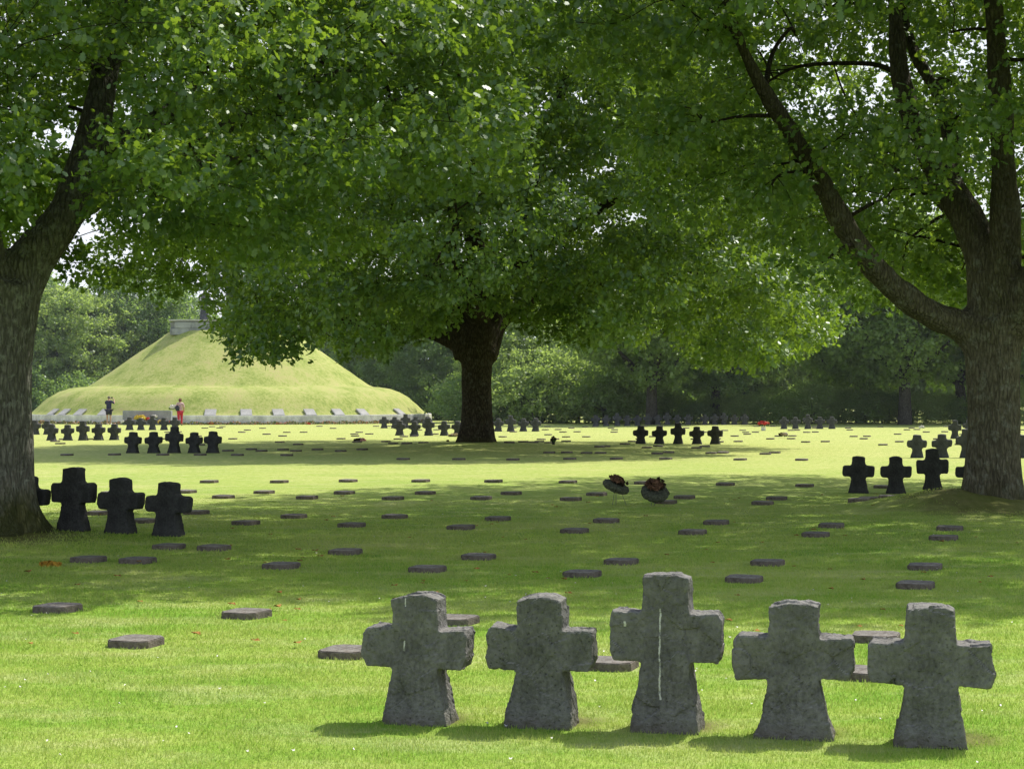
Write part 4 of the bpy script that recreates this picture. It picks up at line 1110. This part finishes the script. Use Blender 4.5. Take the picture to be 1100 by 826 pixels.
TREES = [
 (T_A, 700, 106, .95, .5, 'distant forked tree with a bare trunk behind the lone lawn row'), (T_B, 768, 112, .92, 1.0, 'distant dark tree right of the distant forked tree'),
 (T_B, 925, 114, 1.0, 2.0, 'distant tree with thin trunk left of the stout far trunk'), (T_A, 972, 107, 1.05, 2.6, 'distant tree with stout trunk and low limbs left of right oak'),
 (T_B, 1033, 112, 1.0, 4.0, 'distant dark tree seen just left of the right oak trunk'), (T_B, 1110, 110, 1.0, 5.0, 'distant dark tree right of the right oak trunk'),
 (T_C, 62, 146, .95, .3, 'pale green tree behind the mound, next to the left oak'), (T_C, 108, 150, .92, 1.4, 'pale green tree behind the left slope of the mound'),
 (T_F, 150, 152, .95, 2.2, 'darker tree behind the left shoulder of the mound'), (T_F, 20, 150, 1.0, .9, 'dark tree behind the left oak trunk'),
 (T_F, 200, 158, .80, 3.3, 'tree directly behind the mound summit, left side'), (T_F, 300, 158, .78, 4.1, 'tree directly behind the mound summit, right side'),
 (T_F, 365, 152, .85, .2, 'dark tree behind the right slope of the mound'), (T_F, 420, 140, .82, 1.2, 'dark tree just beyond the right shoulder of the mound'),
 (T_F, 470, 132, .80, 5.2, 'dark tree left behind the middle oak trunk'), (T_C, 560, 118, .78, 2.9, 'pale drooping tree right of the middle oak trunk'),
 (T_F, 610, 140, .62, .8, 'low dark tree between pale tree and forked tree'), (T_C, 655, 135, .60, 1.9, 'low pale tree behind the bushes by the hazy crosses'),
 (T_F, 735, 138, .85, 2.5, 'dark tree filling the gap behind the distant forked tree'), (T_C, 800, 128, .80, 3.9, 'mid green tree behind the red flower vase'),
 (T_C, 855, 132, .90, 4.6, 'dark tree behind the far row right of the red flowers'), (T_A, 895, 134, 1.0, .4, 'tall dark tree behind that row, towards the right oak'),  # paler leaf colours at this end stand in for sunlit foliage
 (T_C, 945, 136, .85, 1.6, 'dark tree behind the stout far trunk, left'), (T_C, 1005, 136, .9, 3.0, 'dark tree behind the stout far trunk, right'),
 (T_C, 1060, 138, .95, 4.3, 'greener tree hidden behind the right oak trunk'), (T_F, 1120, 136, 1.05, 5.5, 'dark tree at the far right frame edge')]
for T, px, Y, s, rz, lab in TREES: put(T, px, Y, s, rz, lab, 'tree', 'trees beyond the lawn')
BUSH = [(T_G, 462, 138), (T_D, 486, 128), (T_G, 508, 116), (T_D, 536, 114), (T_E, 572, 112), (T_D, 598, 115), (T_E, 622, 112), (T_D, 648, 110.5), (T_E, 672, 113), (T_G, 690, 116), (T_D, 722, 113), (T_G, 745, 111),
        (T_D, 775, 112), (T_G, 800, 110), (T_G, 828, 109), (T_D, 850, 113), (T_G, 872, 110), (T_G, 900, 111), (T_G, 930, 110), (T_G, 955, 112), (T_G, 985, 110), (T_G, 1010, 112), (T_G, 1040, 110), (T_G, 1068, 112), (T_G, 1100, 110), (T_G, 30, 140), (T_D, 55, 142), (T_G, 85, 140)]
BL = ['left of the middle oak trunk', 'right of the middle oak trunk', 'near the distant forked tree', 'around the red flower vase', 'near the stout far trunk', 'by the right oak trunk']
cnt = {}
bl = sorted(BUSH, key=lambda t: t[1])
def where(px):
    return 'left behind the mound wall' if px < 100 else BL[0] if px < 515 else BL[1] if px < 640 else BL[2] if px < 780 else BL[3] if px < 865 else BL[4] if px < 1000 else BL[5]
for q_, (T, px, Y) in enumerate(bl):
    if px > 700 and T is T_G: T = (T_E, T_D, T_G, T_E)[q_ % 4]  # paler bushes swapped in to brighten the shaded far edge
    wq = where(px); k = cnt.get(wq, 0); cnt[wq] = k + 1
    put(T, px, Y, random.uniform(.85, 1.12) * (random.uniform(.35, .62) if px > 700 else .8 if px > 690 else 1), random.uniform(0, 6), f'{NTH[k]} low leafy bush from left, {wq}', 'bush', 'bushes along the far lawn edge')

# thin summer haze over the far part of the grounds
V, f = [], []; box(V, f, 0, 170, 24, 700, 210, 52)
hm, nt, out = new_mat('haze')
vs_ = N(nt, 'ShaderNodeVolumeScatter'); vs_.inputs['Color'].default_value = (.86, .93, 1, 1); vs_.inputs['Density'].default_value = .0005; vs_.inputs['Anisotropy'].default_value = .35
nt.links.new(vs_.outputs[0], out.inputs['Volume'])
hz = link('haze', mesh_pd('haze', V, f), hm); tag(hz, 'faint summer haze hanging over the far lawn and trees', 'haze', None, 'stuff')

# ------------------------------------------------------------------ camera and render settings
cd = bpy.data.cameras.new('camera_view'); cd.sensor_width = 36; cd.lens = F / 1100 * 36; cd.clip_end = 6000; cd.clip_start = .1
co = bpy.data.objects.new('camera_view', cd); col.objects.link(co)
co.location = (0, 0, EYE); co.rotation_euler = (math.radians(90) + math.atan(15 / F), 0, 0)
scene.camera = co
scene.render.engine = 'CYCLES'
scene.view_settings.view_transform = 'Standard'; scene.view_settings.look = 'None'
scene.view_settings.exposure = 0; scene.view_settings.gamma = 1
cy = scene.cycles
cy.max_bounces = 6; cy.diffuse_bounces = 4; cy.transmission_bounces = 4; cy.glossy_bounces = 2; cy.caustics_reflective = False; cy.caustics_refractive = False
cy.use_denoising = True; cy.denoising_prefilter = 'NONE'; cy.sample_clamp_indirect = 6
